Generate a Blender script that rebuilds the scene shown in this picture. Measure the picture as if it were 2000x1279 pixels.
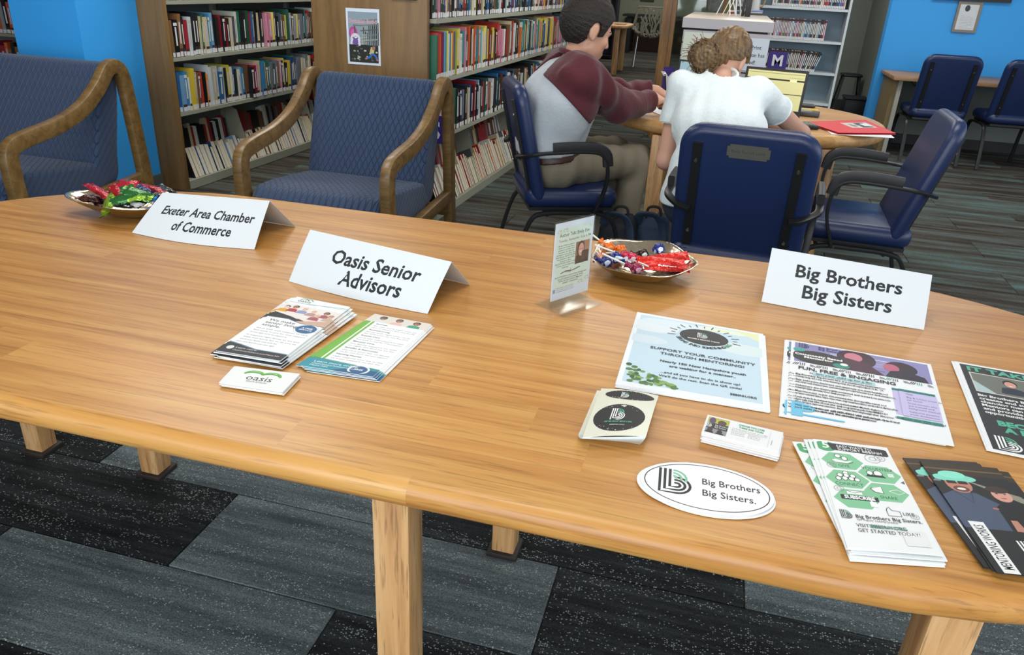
import bpy, math, random
import numpy as np
from mathutils import Vector, Matrix
random.seed(7)
rng = np.random.default_rng(7)
SC = bpy.context.scene
for o in list(bpy.data.objects): bpy.data.objects.remove(o)
COL = SC.collection
PI = math.pi
# ------------------------------------------------------------------ camera
HC = 1.35; FPX = 1480.0
_p = math.radians(24.7); _r = math.radians(2.95); _y = math.radians(14.0)
_up = np.array([math.sin(_r)*math.cos(_p), math.cos(_r)*math.cos(_p), math.sin(_p)])
_fh = np.array([0, 0, -1.0]); _fh = _fh-_up*(_fh@_up); _fh /= np.linalg.norm(_fh)
_rt = np.cross(_fh, _up)
_Z = np.array([[math.cos(_y), -math.sin(_y), 0], [math.sin(_y), math.cos(_y), 0], [0, 0, 1]])
CR = _Z @ np.array([_rt, _fh, _up])        # camera axes (columns) in world space
cam = bpy.data.objects.new('camera', bpy.data.cameras.new('camera')); COL.objects.link(cam)
cam.data.sensor_fit = 'HORIZONTAL'; cam.data.sensor_width = 36.0; cam.data.lens = FPX/2000*36
cam.data.clip_start = .05; cam.data.clip_end = 200
cam.matrix_world = Matrix.Translation((0, 0, HC)) @ Matrix(CR.tolist()).to_4x4()
SC.camera = cam
def ray(px, py): return CR @ np.array([px-1000.0, 639.5-py, -FPX])
def at(px, py, z=0.0):                      # surveyed point of the photograph on the level z
    d = ray(px, py); t = (z-HC)/d[2]; return Vector((d*t).tolist())+Vector((0, 0, HC))
def aty(px, py, y):
    d = ray(px, py); t = y/d[1]; return Vector((d*t).tolist())+Vector((0, 0, HC))
def atx(px, py, x):
    d = ray(px, py); t = x/d[0]; return Vector((d*t).tolist())+Vector((0, 0, HC))
# ------------------------------------------------------------------ light
W = bpy.data.worlds.new('world'); SC.world = W; W.use_nodes = True
W.node_tree.nodes['Background'].inputs[0].default_value = (.80, .90, 1, 1)
W.node_tree.nodes['Background'].inputs[1].default_value = .7
def area(name, loc, rot, sx, sy, power, col=(1, 1, 1)):
    l = bpy.data.lights.new(name, 'AREA'); l.shape = 'RECTANGLE'; l.size = sx; l.size_y = sy
    l.energy = power; l.color = col
    o = bpy.data.objects.new(name, l); COL.objects.link(o); o.location = loc
    o.rotation_euler = [math.radians(a) for a in rot]; return o
area('window_daylight_right', (4.6, 1.6, 1.7), (0, 90, 0), 1.8, 5.0, 48, (.90, .96, 1))
area('window_daylight_rear', (-.4, -2.6, 1.8), (78, 0, 0), 5.0, 1.8, 108, (.92, .97, 1))
for k, (lx, ly, pw) in enumerate([(-.4, 1.0, 10), (-2.2, 2.7, 20), (.6, 3.2, 17), (-.4, 5.6, 24), (-2.7, 5.2, 26), (1.8, 6.6, 24), (.4, 9.0, 22), (-1.4, 12.5, 28), (-1.4, 16.0, 34)]):
    area('ceiling_panel_light', (lx, ly, 2.66), (0, 0, 0), 1.2, .6, pw, (1, .97, .92))
SC.view_settings.view_transform = 'Standard'; SC.view_settings.look = 'None'
SC.view_settings.gamma = 1.0; SC.view_settings.use_curve_mapping = False
SC.view_settings.exposure = 0.43
SC.cycles.use_denoising = True
SC.cycles.max_bounces = 6; SC.cycles.diffuse_bounces = 3; SC.cycles.glossy_bounces = 3
SC.cycles.transmission_bounces = 6; SC.cycles.transparent_max_bounces = 8
SC.cycles.sample_clamp_indirect = 4.0; SC.cycles.caustics_refractive = False; SC.cycles.caustics_reflective = False
# ------------------------------------------------------------------ materials
def lin(h):
    h = h.lstrip('#'); c = [int(h[i:i+2], 16)/255 for i in (0, 2, 4)]
    return tuple(((x+.055)/1.055)**2.4 if x > .04045 else x/12.92 for x in c)+(1,)
MATS = {}
def mat(name, col='808080', rough=.5, metal=0, spec=.5, emit=0, noise=0, nscale=40, bump=0, bscale=80, coat=0, trans=0, alpha=1, sheen=0):
    if name in MATS: return MATS[name]
    m = bpy.data.materials.new(name); m.use_nodes = True; nt = m.node_tree; b = nt.nodes['Principled BSDF']
    c = lin(col); b.inputs['Base Color'].default_value = c
    b.inputs['Roughness'].default_value = rough; b.inputs['Metallic'].default_value = metal
    b.inputs['Specular IOR Level'].default_value = spec; b.inputs['Coat Weight'].default_value = coat
    b.inputs['Transmission Weight'].default_value = trans; b.inputs['Alpha'].default_value = alpha
    b.inputs['Sheen Weight'].default_value = sheen
    if emit:
        b.inputs['Emission Color'].default_value = c; b.inputs['Emission Strength'].default_value = emit
    tc = nt.nodes.new('ShaderNodeTexCoord')
    if noise:
        n = nt.nodes.new('ShaderNodeTexNoise'); n.inputs['Scale'].default_value = nscale; n.inputs['Detail'].default_value = 4
        nt.links.new(tc.outputs['Object'], n.inputs['Vector'])
        mx = nt.nodes.new('ShaderNodeMixRGB'); mx.blend_type = 'MULTIPLY'; mx.inputs[0].default_value = 1
        r = nt.nodes.new('ShaderNodeMapRange'); r.inputs[3].default_value = 1-noise; r.inputs[4].default_value = 1+noise
        r.inputs[1].default_value = .3; r.inputs[2].default_value = .7
        nt.links.new(n.outputs['Fac'], r.inputs[0]); nt.links.new(r.outputs[0], mx.inputs[2]); mx.inputs[1].default_value = c
        nt.links.new(mx.outputs[0], b.inputs['Base Color'])
    if bump:
        n = nt.nodes.new('ShaderNodeTexNoise'); n.inputs['Scale'].default_value = bscale; n.inputs['Detail'].default_value = 4
        nt.links.new(tc.outputs['Object'], n.inputs['Vector'])
        bp = nt.nodes.new('ShaderNodeBump'); bp.inputs['Strength'].default_value = bump; bp.inputs['Distance'].default_value = .01
        nt.links.new(n.outputs['Fac'], bp.inputs['Height']); nt.links.new(bp.outputs[0], b.inputs['Normal'])
    MATS[name] = m; return m
def node(nt, t, **kw):
    n = nt.nodes.new(t)
    for k, v in kw.items(): setattr(n, k, v)
    return n
def wood(name, c0, c1, c2, scale=(1.2, 22, 22), rough=.35, coat=.2, boards=0.0, axis='X', pores=.35, knots=0):
    """grain along the local axis; c0 dark, c1 mid, c2 light"""
    if name in MATS: return MATS[name]
    m = bpy.data.materials.new(name); m.use_nodes = True; nt = m.node_tree; b = nt.nodes['Principled BSDF']; L = nt.links.new
    tc = node(nt, 'ShaderNodeTexCoord'); mp = node(nt, 'ShaderNodeMapping')
    sx = {'X': scale, 'Y': (scale[1], scale[0], scale[2]), 'Z': (scale[1], scale[2], scale[0])}[axis]
    mp.inputs['Scale'].default_value = sx; L(tc.outputs['Object'], mp.inputs['Vector'])
    vec = mp.outputs[0]
    if boards:
        sp = node(nt, 'ShaderNodeSeparateXYZ'); L(tc.outputs['Object'], sp.inputs[0])
        mu = node(nt, 'ShaderNodeMath', operation='DIVIDE'); L(sp.outputs['Y'], mu.inputs[0]); mu.inputs[1].default_value = boards
        fl = node(nt, 'ShaderNodeMath', operation='FLOOR'); L(mu.outputs[0], fl.inputs[0])
        wn0 = node(nt, 'ShaderNodeTexWhiteNoise', noise_dimensions='1D'); L(fl.outputs[0], wn0.inputs['W'])
        ax = node(nt, 'ShaderNodeMath', operation='MULTIPLY_ADD'); L(wn0.outputs[0], ax.inputs[0]); ax.inputs[1].default_value = 3.0; L(sp.outputs['X'], ax.inputs[2])
        dx = node(nt, 'ShaderNodeMath', operation='DIVIDE'); L(ax.outputs[0], dx.inputs[0]); dx.inputs[1].default_value = .95
        fx = node(nt, 'ShaderNodeMath', operation='FLOOR'); L(dx.outputs[0], fx.inputs[0])
        cb = node(nt, 'ShaderNodeCombineXYZ'); L(fl.outputs[0], cb.inputs[0]); L(fx.outputs[0], cb.inputs[1])
        wn = node(nt, 'ShaderNodeTexWhiteNoise', noise_dimensions='3D'); L(cb.outputs[0], wn.inputs['Vector'])
        va = node(nt, 'ShaderNodeVectorMath', operation='MULTIPLY_ADD'); L(wn.outputs['Color'], va.inputs[0]); va.inputs[1].default_value = (9, 9, 9); L(mp.outputs[0], va.inputs[2])
        vec = va.outputs[0]; tone = wn.outputs[0]
    n1 = node(nt, 'ShaderNodeTexNoise'); n1.inputs['Scale'].default_value = 1.0; n1.inputs['Detail'].default_value = 5; n1.inputs['Roughness'].default_value = .62; n1.inputs['Distortion'].default_value = .6
    L(vec, n1.inputs['Vector'])
    cr = node(nt, 'ShaderNodeValToRGB'); e = cr.color_ramp; e.elements[0].position = .30; e.elements[0].color = lin(c0)
    e.elements[1].position = .72; e.elements[1].color = lin(c2); x = e.elements.new(.5); x.color = lin(c1)
    L(n1.outputs['Fac'], cr.inputs[0])
    out = cr.outputs[0]
    mp2 = node(nt, 'ShaderNodeMapping'); mp2.inputs['Scale'].default_value = (7, 7, 7); L(vec, mp2.inputs['Vector'])
    n2 = node(nt, 'ShaderNodeTexNoise'); n2.inputs['Scale'].default_value = 1.0; n2.inputs['Detail'].default_value = 2; L(mp2.outputs[0], n2.inputs['Vector'])
    r2 = node(nt, 'ShaderNodeMapRange'); r2.inputs[1].default_value = .33; r2.inputs[2].default_value = .43; r2.inputs[3].default_value = 1-pores; r2.inputs[4].default_value = 1.0
    L(n2.outputs['Fac'], r2.inputs[0])
    mx = node(nt, 'ShaderNodeMixRGB', blend_type='MULTIPLY'); mx.inputs[0].default_value = 1; L(out, mx.inputs[1]); L(r2.outputs[0], mx.inputs[2]); out = mx.outputs[0]
    if boards:
        r3 = node(nt, 'ShaderNodeMapRange'); r3.inputs[3].default_value = .93; r3.inputs[4].default_value = 1.05; L(tone, r3.inputs[0])
        m3 = node(nt, 'ShaderNodeMixRGB', blend_type='MULTIPLY'); m3.inputs[0].default_value = 1; L(out, m3.inputs[1]); L(r3.outputs[0], m3.inputs[2]); out = m3.outputs[0]
    L(out, b.inputs['Base Color'])
    bp = node(nt, 'ShaderNodeBump'); bp.inputs['Strength'].default_value = .12; bp.inputs['Distance'].default_value = .002; L(n2.outputs['Fac'], bp.inputs['Height']); L(bp.outputs[0], b.inputs['Normal'])
    b.inputs['Roughness'].default_value = rough; b.inputs['Coat Weight'].default_value = coat; b.inputs['Coat Roughness'].default_value = .22
    MATS[name] = m; return m
OAK = wood('oak_tabletop', 'aa7233', 'c48b47', 'd3a25a', (1.3, 34, 34), .40, .14, boards=.075, pores=.26)
OAKZ = wood('oak_leg', 'a8764a', 'c89a66', 'd8b080', (2.0, 30, 30), .45, .1, axis='Z')
OAK2 = wood('oak_round_table', 'b0804a', 'c4955c', 'd2a870', (1.1, 24, 24), .42, .12, boards=.09, pores=.16)
BROWN = wood('stained_oak_frame', '5c4526', '75592f', '856a40', (2.5, 30, 30), .42, .15)
PANEL = wood('stained_oak_panel', '6d5230', '7f6138', '8b6d42', (1.2, 14, 14), .5, .05, axis='Z', pores=.12)
DOORW = wood('dark_oak_doorframe', '6a4826', '86602f', '9a733d', (1.5, 16, 16), .45, .1, axis='Z', pores=.2)
def carpet(name, base, dark, light, streak=(1.3, 22), speck=0.0, speckcol='9aa0a0', rough=.95):
    m = bpy.data.materials.new(name); m.use_nodes = True; nt = m.node_tree; b = nt.nodes['Principled BSDF']; L = nt.links.new
    ge = node(nt, 'ShaderNodeNewGeometry'); oi = node(nt, 'ShaderNodeObjectInfo')
    va = node(nt, 'ShaderNodeVectorMath', operation='MULTIPLY_ADD'); L(oi.outputs['Random'], va.inputs[0]); va.inputs[1].default_value = (37, 19, 5); L(ge.outputs['Position'], va.inputs[2])
    mp = node(nt, 'ShaderNodeMapping'); mp.inputs['Scale'].default_value = (streak[0], streak[1], 1); L(va.outputs[0], mp.inputs['Vector'])
    n = node(nt, 'ShaderNodeTexNoise'); n.inputs['Scale'].default_value = 1; n.inputs['Detail'].default_value = 6; n.inputs['Roughness'].default_value = .7; L(mp.outputs[0], n.inputs['Vector'])
    cr = node(nt, 'ShaderNodeValToRGB'); e = cr.color_ramp; e.elements[0].position = .36; e.elements[0].color = lin(dark); e.elements[1].position = .64; e.elements[1].color = lin(light)
    x = e.elements.new(.5); x.color = lin(base); L(n.outputs['Fac'], cr.inputs[0]); out = cr.outputs[0]
    n3 = node(nt, 'ShaderNodeTexNoise'); n3.inputs['Scale'].default_value = 330; n3.inputs['Detail'].default_value = 2; L(ge.outputs['Position'], n3.inputs['Vector'])
    r3 = node(nt, 'ShaderNodeMapRange'); r3.inputs[1].default_value = .3; r3.inputs[2].default_value = .7; r3.inputs[3].default_value = .55; r3.inputs[4].default_value = 1.45; L(n3.outputs['Fac'], r3.inputs[0])
    m3 = node(nt, 'ShaderNodeMixRGB', blend_type='MULTIPLY'); m3.inputs[0].default_value = 1; L(out, m3.inputs[1]); L(r3.outputs[0], m3.inputs[2]); out = m3.outputs[0]
    if speck:
        mp4 = node(nt, 'ShaderNodeMapping'); mp4.inputs['Scale'].default_value = (190, 300, 1); L(va.outputs[0], mp4.inputs['Vector'])
        v = node(nt, 'ShaderNodeTexVoronoi'); v.inputs['Scale'].default_value = 1; L(mp4.outputs[0], v.inputs['Vector'])
        mp5 = node(nt, 'ShaderNodeMapping'); mp5.inputs['Scale'].default_value = (5, 30, 1); L(va.outputs[0], mp5.inputs['Vector'])
        n5 = node(nt, 'ShaderNodeTexNoise'); n5.inputs['Scale'].default_value = 1; n5.inputs['Detail'].default_value = 3; L(mp5.outputs[0], n5.inputs['Vector'])
        r5 = node(nt, 'ShaderNodeMapRange'); r5.inputs[1].default_value = .42; r5.inputs[2].default_value = .70; r5.inputs[3].default_value = 0; r5.inputs[4].default_value = speck; L(n5.outputs['Fac'], r5.inputs[0])
        sv = node(nt, 'ShaderNodeSeparateColor'); L(v.outputs['Color'], sv.inputs[0])
        lt = node(nt, 'ShaderNodeMath', operation='LESS_THAN'); L(sv.outputs[0], lt.inputs[0]); L(r5.outputs[0], lt.inputs[1])
        l2 = node(nt, 'ShaderNodeMath', operation='LESS_THAN'); L(v.outputs['Distance'], l2.inputs[0]); l2.inputs[1].default_value = .42
        mm = node(nt, 'ShaderNodeMath', operation='MULTIPLY'); L(lt.outputs[0], mm.inputs[0]); L(l2.outputs[0], mm.inputs[1])
        m5 = node(nt, 'ShaderNodeMixRGB'); L(mm.outputs[0], m5.inputs[0]); L(out, m5.inputs[1]); m5.inputs[2].default_value = lin(speckcol); out = m5.outputs[0]
    L(out, b.inputs['Base Color']); b.inputs['Roughness'].default_value = rough; b.inputs['Specular IOR Level'].default_value = .1
    bp = node(nt, 'ShaderNodeBump'); bp.inputs['Strength'].default_value = .5; bp.inputs['Distance'].default_value = .004; L(n3.outputs['Fac'], bp.inputs['Height']); L(bp.outputs[0], b.inputs['Normal'])
    MATS[name] = m; return m
WHITE = mat('white_paper', 'e6ebee', .6, spec=.3)
BLACKM = mat('black_metal', '17181a', .38, spec=.4)
BLACKP = mat('black_plastic', '1b1c1f', .45)
VINYL = mat('navy_vinyl', '16274f', .36, spec=.5, bump=.08, bscale=250)
CHROME = mat('chrome', 'c8c8c8', .2, 1)
# ------------------------------------------------------------------ objects and tags
def link(o, parent=None):
    COL.objects.link(o)
    if parent is not None: o.parent = parent
    return o
def tag(o, label=None, cat=None, group=None, kind=None):
    if label: o['label'] = label
    if cat: o['category'] = cat
    if group: o['group'] = group
    if kind: o['kind'] = kind
    return o
def thing(name, label, cat, loc=(0, 0, 0), rz=0.0, group=None):
    o = bpy.data.objects.new(name, None); o.location = loc; o.rotation_euler = (0, 0, rz); o.empty_display_size = .05
    COL.objects.link(o); return tag(o, label, cat, group)
def copy_tree(src, loc, rz, label=None, group=None):
    r = src.copy(); COL.objects.link(r); r.location = loc; r.rotation_euler = (0, 0, rz)
    if label: r['label'] = label
    if group: r['group'] = group
    for ch in list(src.children):
        c = ch.copy(); COL.objects.link(c); c.parent = r
        for g in ch.children:
            d = g.copy(); COL.objects.link(d); d.parent = c
    return r
def mkmesh(name, verts, faces, mats, mi=None, smooth=False):
    me = bpy.data.meshes.new(name); me.from_pydata([tuple(v) for v in verts], [], faces)
    for m in mats: me.materials.append(m)
    if mi is not None: me.polygons.foreach_set('material_index', mi)
    if smooth is True: me.polygons.foreach_set('use_smooth', [True]*len(faces))
    elif smooth: me.polygons.foreach_set('use_smooth', [True]*len(faces)); me.set_sharp_from_angle(angle=smooth)
    me.update(); return me
class MB:
    def __init__(s): s.v = []; s.f = []; s.m = []
    def add(s, V, F, mi=0, M=None):
        n = len(s.v)
        for p in V:
            p = Vector(p); s.v.append(M @ p if M is not None else p)
        for f in F: s.f.append(tuple(i+n for i in f)); s.m.append(mi)
        return s
    def box(s, c, d, mi=0, M=None):
        x, y, z = d[0]/2, d[1]/2, d[2]/2
        V = [(c[0]+a*x, c[1]+b*y, c[2]+e*z) for a in (-1, 1) for b in (-1, 1) for e in (-1, 1)]
        F = [(0, 1, 3, 2), (4, 6, 7, 5), (0, 4, 5, 1), (2, 3, 7, 6), (0, 2, 6, 4), (1, 5, 7, 3)]
        return s.add(V, F, mi, M)
    def b2(s, p0, p1, mi=0, M=None):
        return s.box([(a+b)/2 for a, b in zip(p0, p1)], [abs(b-a) for a, b in zip(p0, p1)], mi, M)
    def bbox(s, c, d, r, mi=0, M=None, seg=2):           # box with rounded vertical & horizontal edges
        import bmesh
        bm = bmesh.new(); bmesh.ops.create_cube(bm, size=1)
        for v in bm.verts: v.co = Vector((v.co.x*d[0]+c[0], v.co.y*d[1]+c[1], v.co.z*d[2]+c[2]))
        bmesh.ops.bevel(bm, geom=list(bm.edges), offset=r, segments=seg, affect='EDGES', profile=.5)
        V = [v.co.copy() for v in bm.verts]; F = [[v.index for v in f.verts] for f in bm.faces]; bm.free()
        return s.add(V, F, mi, M)
    def tube(s, path, r, n=10, mi=0, M=None, cap=True, flat=None, up=None):
        """r number or list; flat=(w,h) gives a rounded-rectangle section"""
        P = [Vector(p) for p in path]; R = r if hasattr(r, '__len__') else [r]*len(P)
        V = []; F = []; prev = None
        for i, p in enumerate(P):
            t = (P[min(i+1, len(P)-1)]-P[max(i-1, 0)]).normalized()
            if prev is None:
                a = Vector(up) if up else (Vector((0, 0, 1)) if abs(t.z) < .9 else Vector((1, 0, 0)))
            else: a = prev
            a = (a-t*a.dot(t)); a = a.normalized() if a.length > 1e-6 else t.orthogonal().normalized()
            prev = a; b = t.cross(a)
            for k in range(n):
                th = 2*PI*(k+.5)/n
                if flat:
                    c, q = math.cos(th), math.sin(th); e = .35
                    V.append(p+b*(flat[0]/2*math.copysign(abs(c)**e, c))+a*(flat[1]/2*math.copysign(abs(q)**e, q)))
                else: V.append(p+a*(R[i]*math.cos(th))+b*(R[i]*math.sin(th)))
        for i in range(len(P)-1):
            for k in range(n): F.append((i*n+k, i*n+(k+1) % n, (i+1)*n+(k+1) % n, (i+1)*n+k))
        if cap: F.append(tuple(range(n))[::-1]); F.append(tuple((len(P)-1)*n+k for k in range(n)))
        return s.add(V, F, mi, M)
    def cyl(s, p0, p1, r, n=16, mi=0, M=None): return s.tube([p0, p1], r if hasattr(r, '__len__') else [r, r], n, mi, M)
    def lathe(s, prof, n=24, mi=0, M=None, fn=None):
        V = []; F = []
        for (r, z) in prof:
            for k in range(n):
                th = 2*PI*k/n; q = (r*math.cos(th), r*math.sin(th), z)
                V.append(fn(q, th) if fn else q)
        for i in range(len(prof)-1):
            for k in range(n): F.append((i*n+k, i*n+(k+1) % n, (i+1)*n+(k+1) % n, (i+1)*n+k))
        return s.add(V, F, mi, M)
    def prism(s, poly, z0, z1, mi=0, M=None):
        n = len(poly); V = [(x, y, z0) for x, y in poly]+[(x, y, z1) for x, y in poly]
        F = [tuple(range(n))[::-1], tuple(range(n, 2*n))]+[(k, (k+1) % n, n+(k+1) % n, n+k) for k in range(n)]
        return s.add(V, F, mi, M)
    def slab(s, outline, ztop, thick, mi=0, M=None, rnd=None, seg=5):
        """solid slab with a full bullnose edge; outline = list of (x,y), counter-clockwise"""
        n = len(outline); O = [Vector((x, y)) for x, y in outline]; N = []
        for k in range(n):
            t = (O[(k+1) % n]-O[k-1]).normalized(); N.append(Vector((t.y, -t.x)))
        r = rnd or thick/2; V = []; F = []; rings = []
        zz = []
        for j in range(seg+1):
            a = PI/2*j/seg; zz.append((r*(1-math.sin(a)), ztop-r+r*math.cos(a)))
        for j in range(seg+1):
            a = PI/2*j/seg; zz.append((r*(1-math.cos(a)), ztop-thick+r-r*math.sin(a)))
        for (inn, z) in zz:
            for k in range(n): q = O[k]-N[k]*inn; V.append((q.x, q.y, z))
        m = len(zz)
        for i in range(m-1):
            for k in range(n): F.append((i*n+k, (i+1)*n+k, (i+1)*n+(k+1) % n, i*n+(k+1) % n))
        F.append(tuple(range(n))); F.append(tuple((m-1)*n+k for k in range(n))[::-1])
        return s.add(V, F, mi, M)
    def ball(s, c, r, mi=0, M=None, nu=12, nv=8, fn=None):
        V = []; F = []; rr = r if hasattr(r, '__len__') else (r, r, r)
        for j in range(nv+1):
            ph = PI*j/nv
            for k in range(nu):
                th = 2*PI*k/nu; d = Vector((math.sin(ph)*math.cos(th), math.sin(ph)*math.sin(th), math.cos(ph)))
                q = Vector((d.x*rr[0], d.y*rr[1], d.z*rr[2]))
                if fn: q = q*fn(d)
                V.append(q+Vector(c))
        for j in range(nv):
            for k in range(nu): F.append((j*nu+k, (j+1)*nu+k, (j+1)*nu+(k+1) % nu, j*nu+(k+1) % nu))
        return s.add(V, F, mi, M)
    def build(s, name, mats, parent=None, smooth=math.radians(35), loc=None, off=None):
        mats = mats if isinstance(mats, (list, tuple)) else [mats]
        vs = [v-Vector(off) for v in s.v] if off is not None else s.v
        me = mkmesh(name, vs, s.f, mats, s.m, smooth); o = bpy.data.objects.new(name, me); link(o, parent)
        if loc is not None: o.location = loc
        return o
def struct(o): o['kind'] = 'structure'; return o
def curve_pts(ctrl, n=8):                      # Catmull-Rom through control points
    P = [Vector(p) for p in ctrl]; P = [2*P[0]-P[1]]+P+[2*P[-1]-P[-2]]; out = []
    for i in range(1, len(P)-2):
        for k in range(n):
            t = k/n; a, b, c, d = P[i-1:i+3]
            out.append(.5*((2*b)+(c-a)*t+(2*a-5*b+4*c-d)*t*t+(3*b-a-3*c+d)*t**3))
    out.append(P[-2]); return out
# ------------------------------------------------------------------ signed-distance bodies
class Field:
    def __init__(s, lo, hi, h):
        s.lo = [float(v) for v in lo]; s.h = h; s.ax = [np.arange(lo[i], hi[i]+h, h, dtype=np.float32) for i in range(3)]
        s.F = np.full([len(a) for a in s.ax], .5, np.float32)
    def sub(s, lo, hi):
        return tuple(slice(max(0, int((lo[i]-s.lo[i])/s.h)-1), max(1, min(s.F.shape[i], int((hi[i]-s.lo[i])/s.h)+3))) for i in range(3))
    def xyz(s, sl): return s.ax[0][sl[0]][:, None, None], s.ax[1][sl[1]][None, :, None], s.ax[2][sl[2]][None, None, :]
    def cone(s, a, b, ra, rb, k=.02):
        a, b = tuple(a), tuple(b); m = max(ra, rb)+k+.03; sl = s.sub([min(a[i], b[i])-m for i in range(3)], [max(a[i], b[i])+m for i in range(3)])
        s.F[sl] = smin(s.F[sl], cone_(*s.xyz(sl), a, b, ra, rb), k); return s
    def chain(s, pts, rad, k=.02):
        for i in range(len(pts)-1): s.cone(pts[i], pts[i+1], rad[i], rad[i+1], k)
        return s
    def ell(s, c, r, R=None, k=.02):
        m = max(r)+k+.03; sl = s.sub([c[i]-m for i in range(3)], [c[i]+m for i in range(3)]); s.F[sl] = smin(s.F[sl], ell_(*s.xyz(sl), tuple(c), r, R), k); return s
    def cut(s, fn): s.F = np.maximum(s.F, fn(*s.xyz((slice(None),)*3))).astype(np.float32); return s
    def noise(s, amp, fr, seed=0):
        X, Y, Z = s.xyz((slice(None),)*3); r = np.random.default_rng(seed)
        for _ in range(5):
            k = r.normal(size=3)*fr; s.F = s.F+np.float32(amp/3)*np.sin(k[0]*X+k[1]*Y+k[2]*Z+r.uniform(0, 6)).astype(np.float32)
        return s
def sdf_mesh(name, f, lo, hi, h, mats, parent=None, mif=None, off=None, smooth=True):
    if isinstance(f, Field): F = f.F; lo = f.lo; h = f.h
    else:
        xs = [np.arange(lo[i], hi[i]+h, h, dtype=np.float32) for i in range(3)]
        X, Y, Zg = np.meshgrid(*xs, indexing='ij'); F = f(X, Y, Zg).astype(np.float32)
    S = F < 0
    nx, ny, nz = F.shape; acc = np.zeros((nx-1, ny-1, nz-1, 3), np.float32); cnt = np.zeros((nx-1, ny-1, nz-1), np.float32)
    G = [np.arange(n, dtype=np.float32) for n in (nx, ny, nz)]
    def sl(a, ax, o0, o1):
        return a
    for ax in range(3):
        A = [slice(None)]*3; B = [slice(None)]*3; A[ax] = slice(0, -1); B[ax] = slice(1, None)
        fa = F[tuple(A)]; fb = F[tuple(B)]; cr = (fa < 0) != (fb < 0); t = np.where(cr, fa/(fa-fb+1e-12), 0)
        o1, o2 = [a for a in range(3) if a != ax]
        for d1 in (0, 1):
            for d2 in (0, 1):
                s_ = [slice(None)]*3
                s_[o1] = slice(d1, F.shape[o1]-1+d1); s_[o2] = slice(d2, F.shape[o2]-1+d2)
                c = cr[tuple(s_)]; tt = t[tuple(s_)]; cnt += c
                acc[..., ax] += np.where(c, tt, 0); acc[..., o1] += c*d1; acc[..., o2] += c*d2
    cell = cnt > 0; idx = -np.ones(cell.shape, np.int64); idx[cell] = np.arange(cell.sum())
    I = np.argwhere(cell); V = (I+acc[cell]/cnt[cell][:, None])*h+np.array([lo])
    quads = []
    for ax in range(3):
        A = [slice(None)]*3; B = [slice(None)]*3; A[ax] = slice(0, -1); B[ax] = slice(1, None)
        sa = S[tuple(A)]; sb = S[tuple(B)]; cr = sa != sb; E = np.argwhere(cr)
        o1, o2 = [(1, 2), (2, 0), (0, 1)][ax]
        ok = (E[:, o1] > 0) & (E[:, o2] > 0) & (E[:, o1] < F.shape[o1]-1) & (E[:, o2] < F.shape[o2]-1); E = E[ok]
        fl = sa[tuple(E.T)]
        def q(a, b):
            e = E.copy(); e[:, o1] -= a; e[:, o2] -= b; return idx[tuple(e.T)]
        Q = np.stack([q(1, 1), q(0, 1), q(0, 0), q(1, 0)], 1); Q[~fl] = Q[~fl][:, ::-1]; quads.append(Q)
    Q = np.concatenate(quads); me = bpy.data.meshes.new(name)
    if off is not None: V = V-np.array([off])
    me.vertices.add(len(V)); me.vertices.foreach_set('co', V.astype(np.float32).ravel())
    me.loops.add(Q.size); me.loops.foreach_set('vertex_index', Q.ravel().astype(np.int32))
    me.polygons.add(len(Q)); me.polygons.foreach_set('loop_start', np.arange(0, Q.size, 4, dtype=np.int32))
    me.polygons.foreach_set('use_smooth', np.ones(len(Q), bool))
    mats = mats if isinstance(mats, (list, tuple)) else [mats]
    for m in mats: me.materials.append(m)
    if mif is not None:
        C = V[Q].mean(1)+(np.array([off]) if off is not None else 0); me.polygons.foreach_set('material_index', mif(C[:, 0], C[:, 1], C[:, 2]).astype(np.int32))
    me.update(calc_edges=True); me.validate()
    o = bpy.data.objects.new(name, me); return link(o, parent)
def cone_(X, Y, Z, a, b, ra, rb):
    a = np.array(a, np.float32); b = np.array(b, np.float32); d = b-a; L2 = float(d@d)+1e-9
    t = np.clip(((X-a[0])*d[0]+(Y-a[1])*d[1]+(Z-a[2])*d[2])/L2, 0, 1)
    return np.sqrt((X-a[0]-t*d[0])**2+(Y-a[1]-t*d[1])**2+(Z-a[2]-t*d[2])**2)-(ra+(rb-ra)*t)
def ell_(X, Y, Z, c, r, R=None):
    x, y, z = X-c[0], Y-c[1], Z-c[2]
    if R is not None: x, y, z = (R[0][0]*x+R[0][1]*y+R[0][2]*z, R[1][0]*x+R[1][1]*y+R[1][2]*z, R[2][0]*x+R[2][1]*y+R[2][2]*z)
    k = np.sqrt((x/r[0])**2+(y/r[1])**2+(z/r[2])**2)+1e-6
    return (k-1)*min(r)*1.0 if False else k*(k-1)/np.sqrt((x/r[0]**2)**2+(y/r[1]**2)**2+(z/r[2]**2)**2+1e-9)
def smin(a, b, k):
    h = np.clip(.5+.5*(b-a)/k, 0, 1); return b*(1-h)+a*h-k*h*(1-h)
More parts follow.
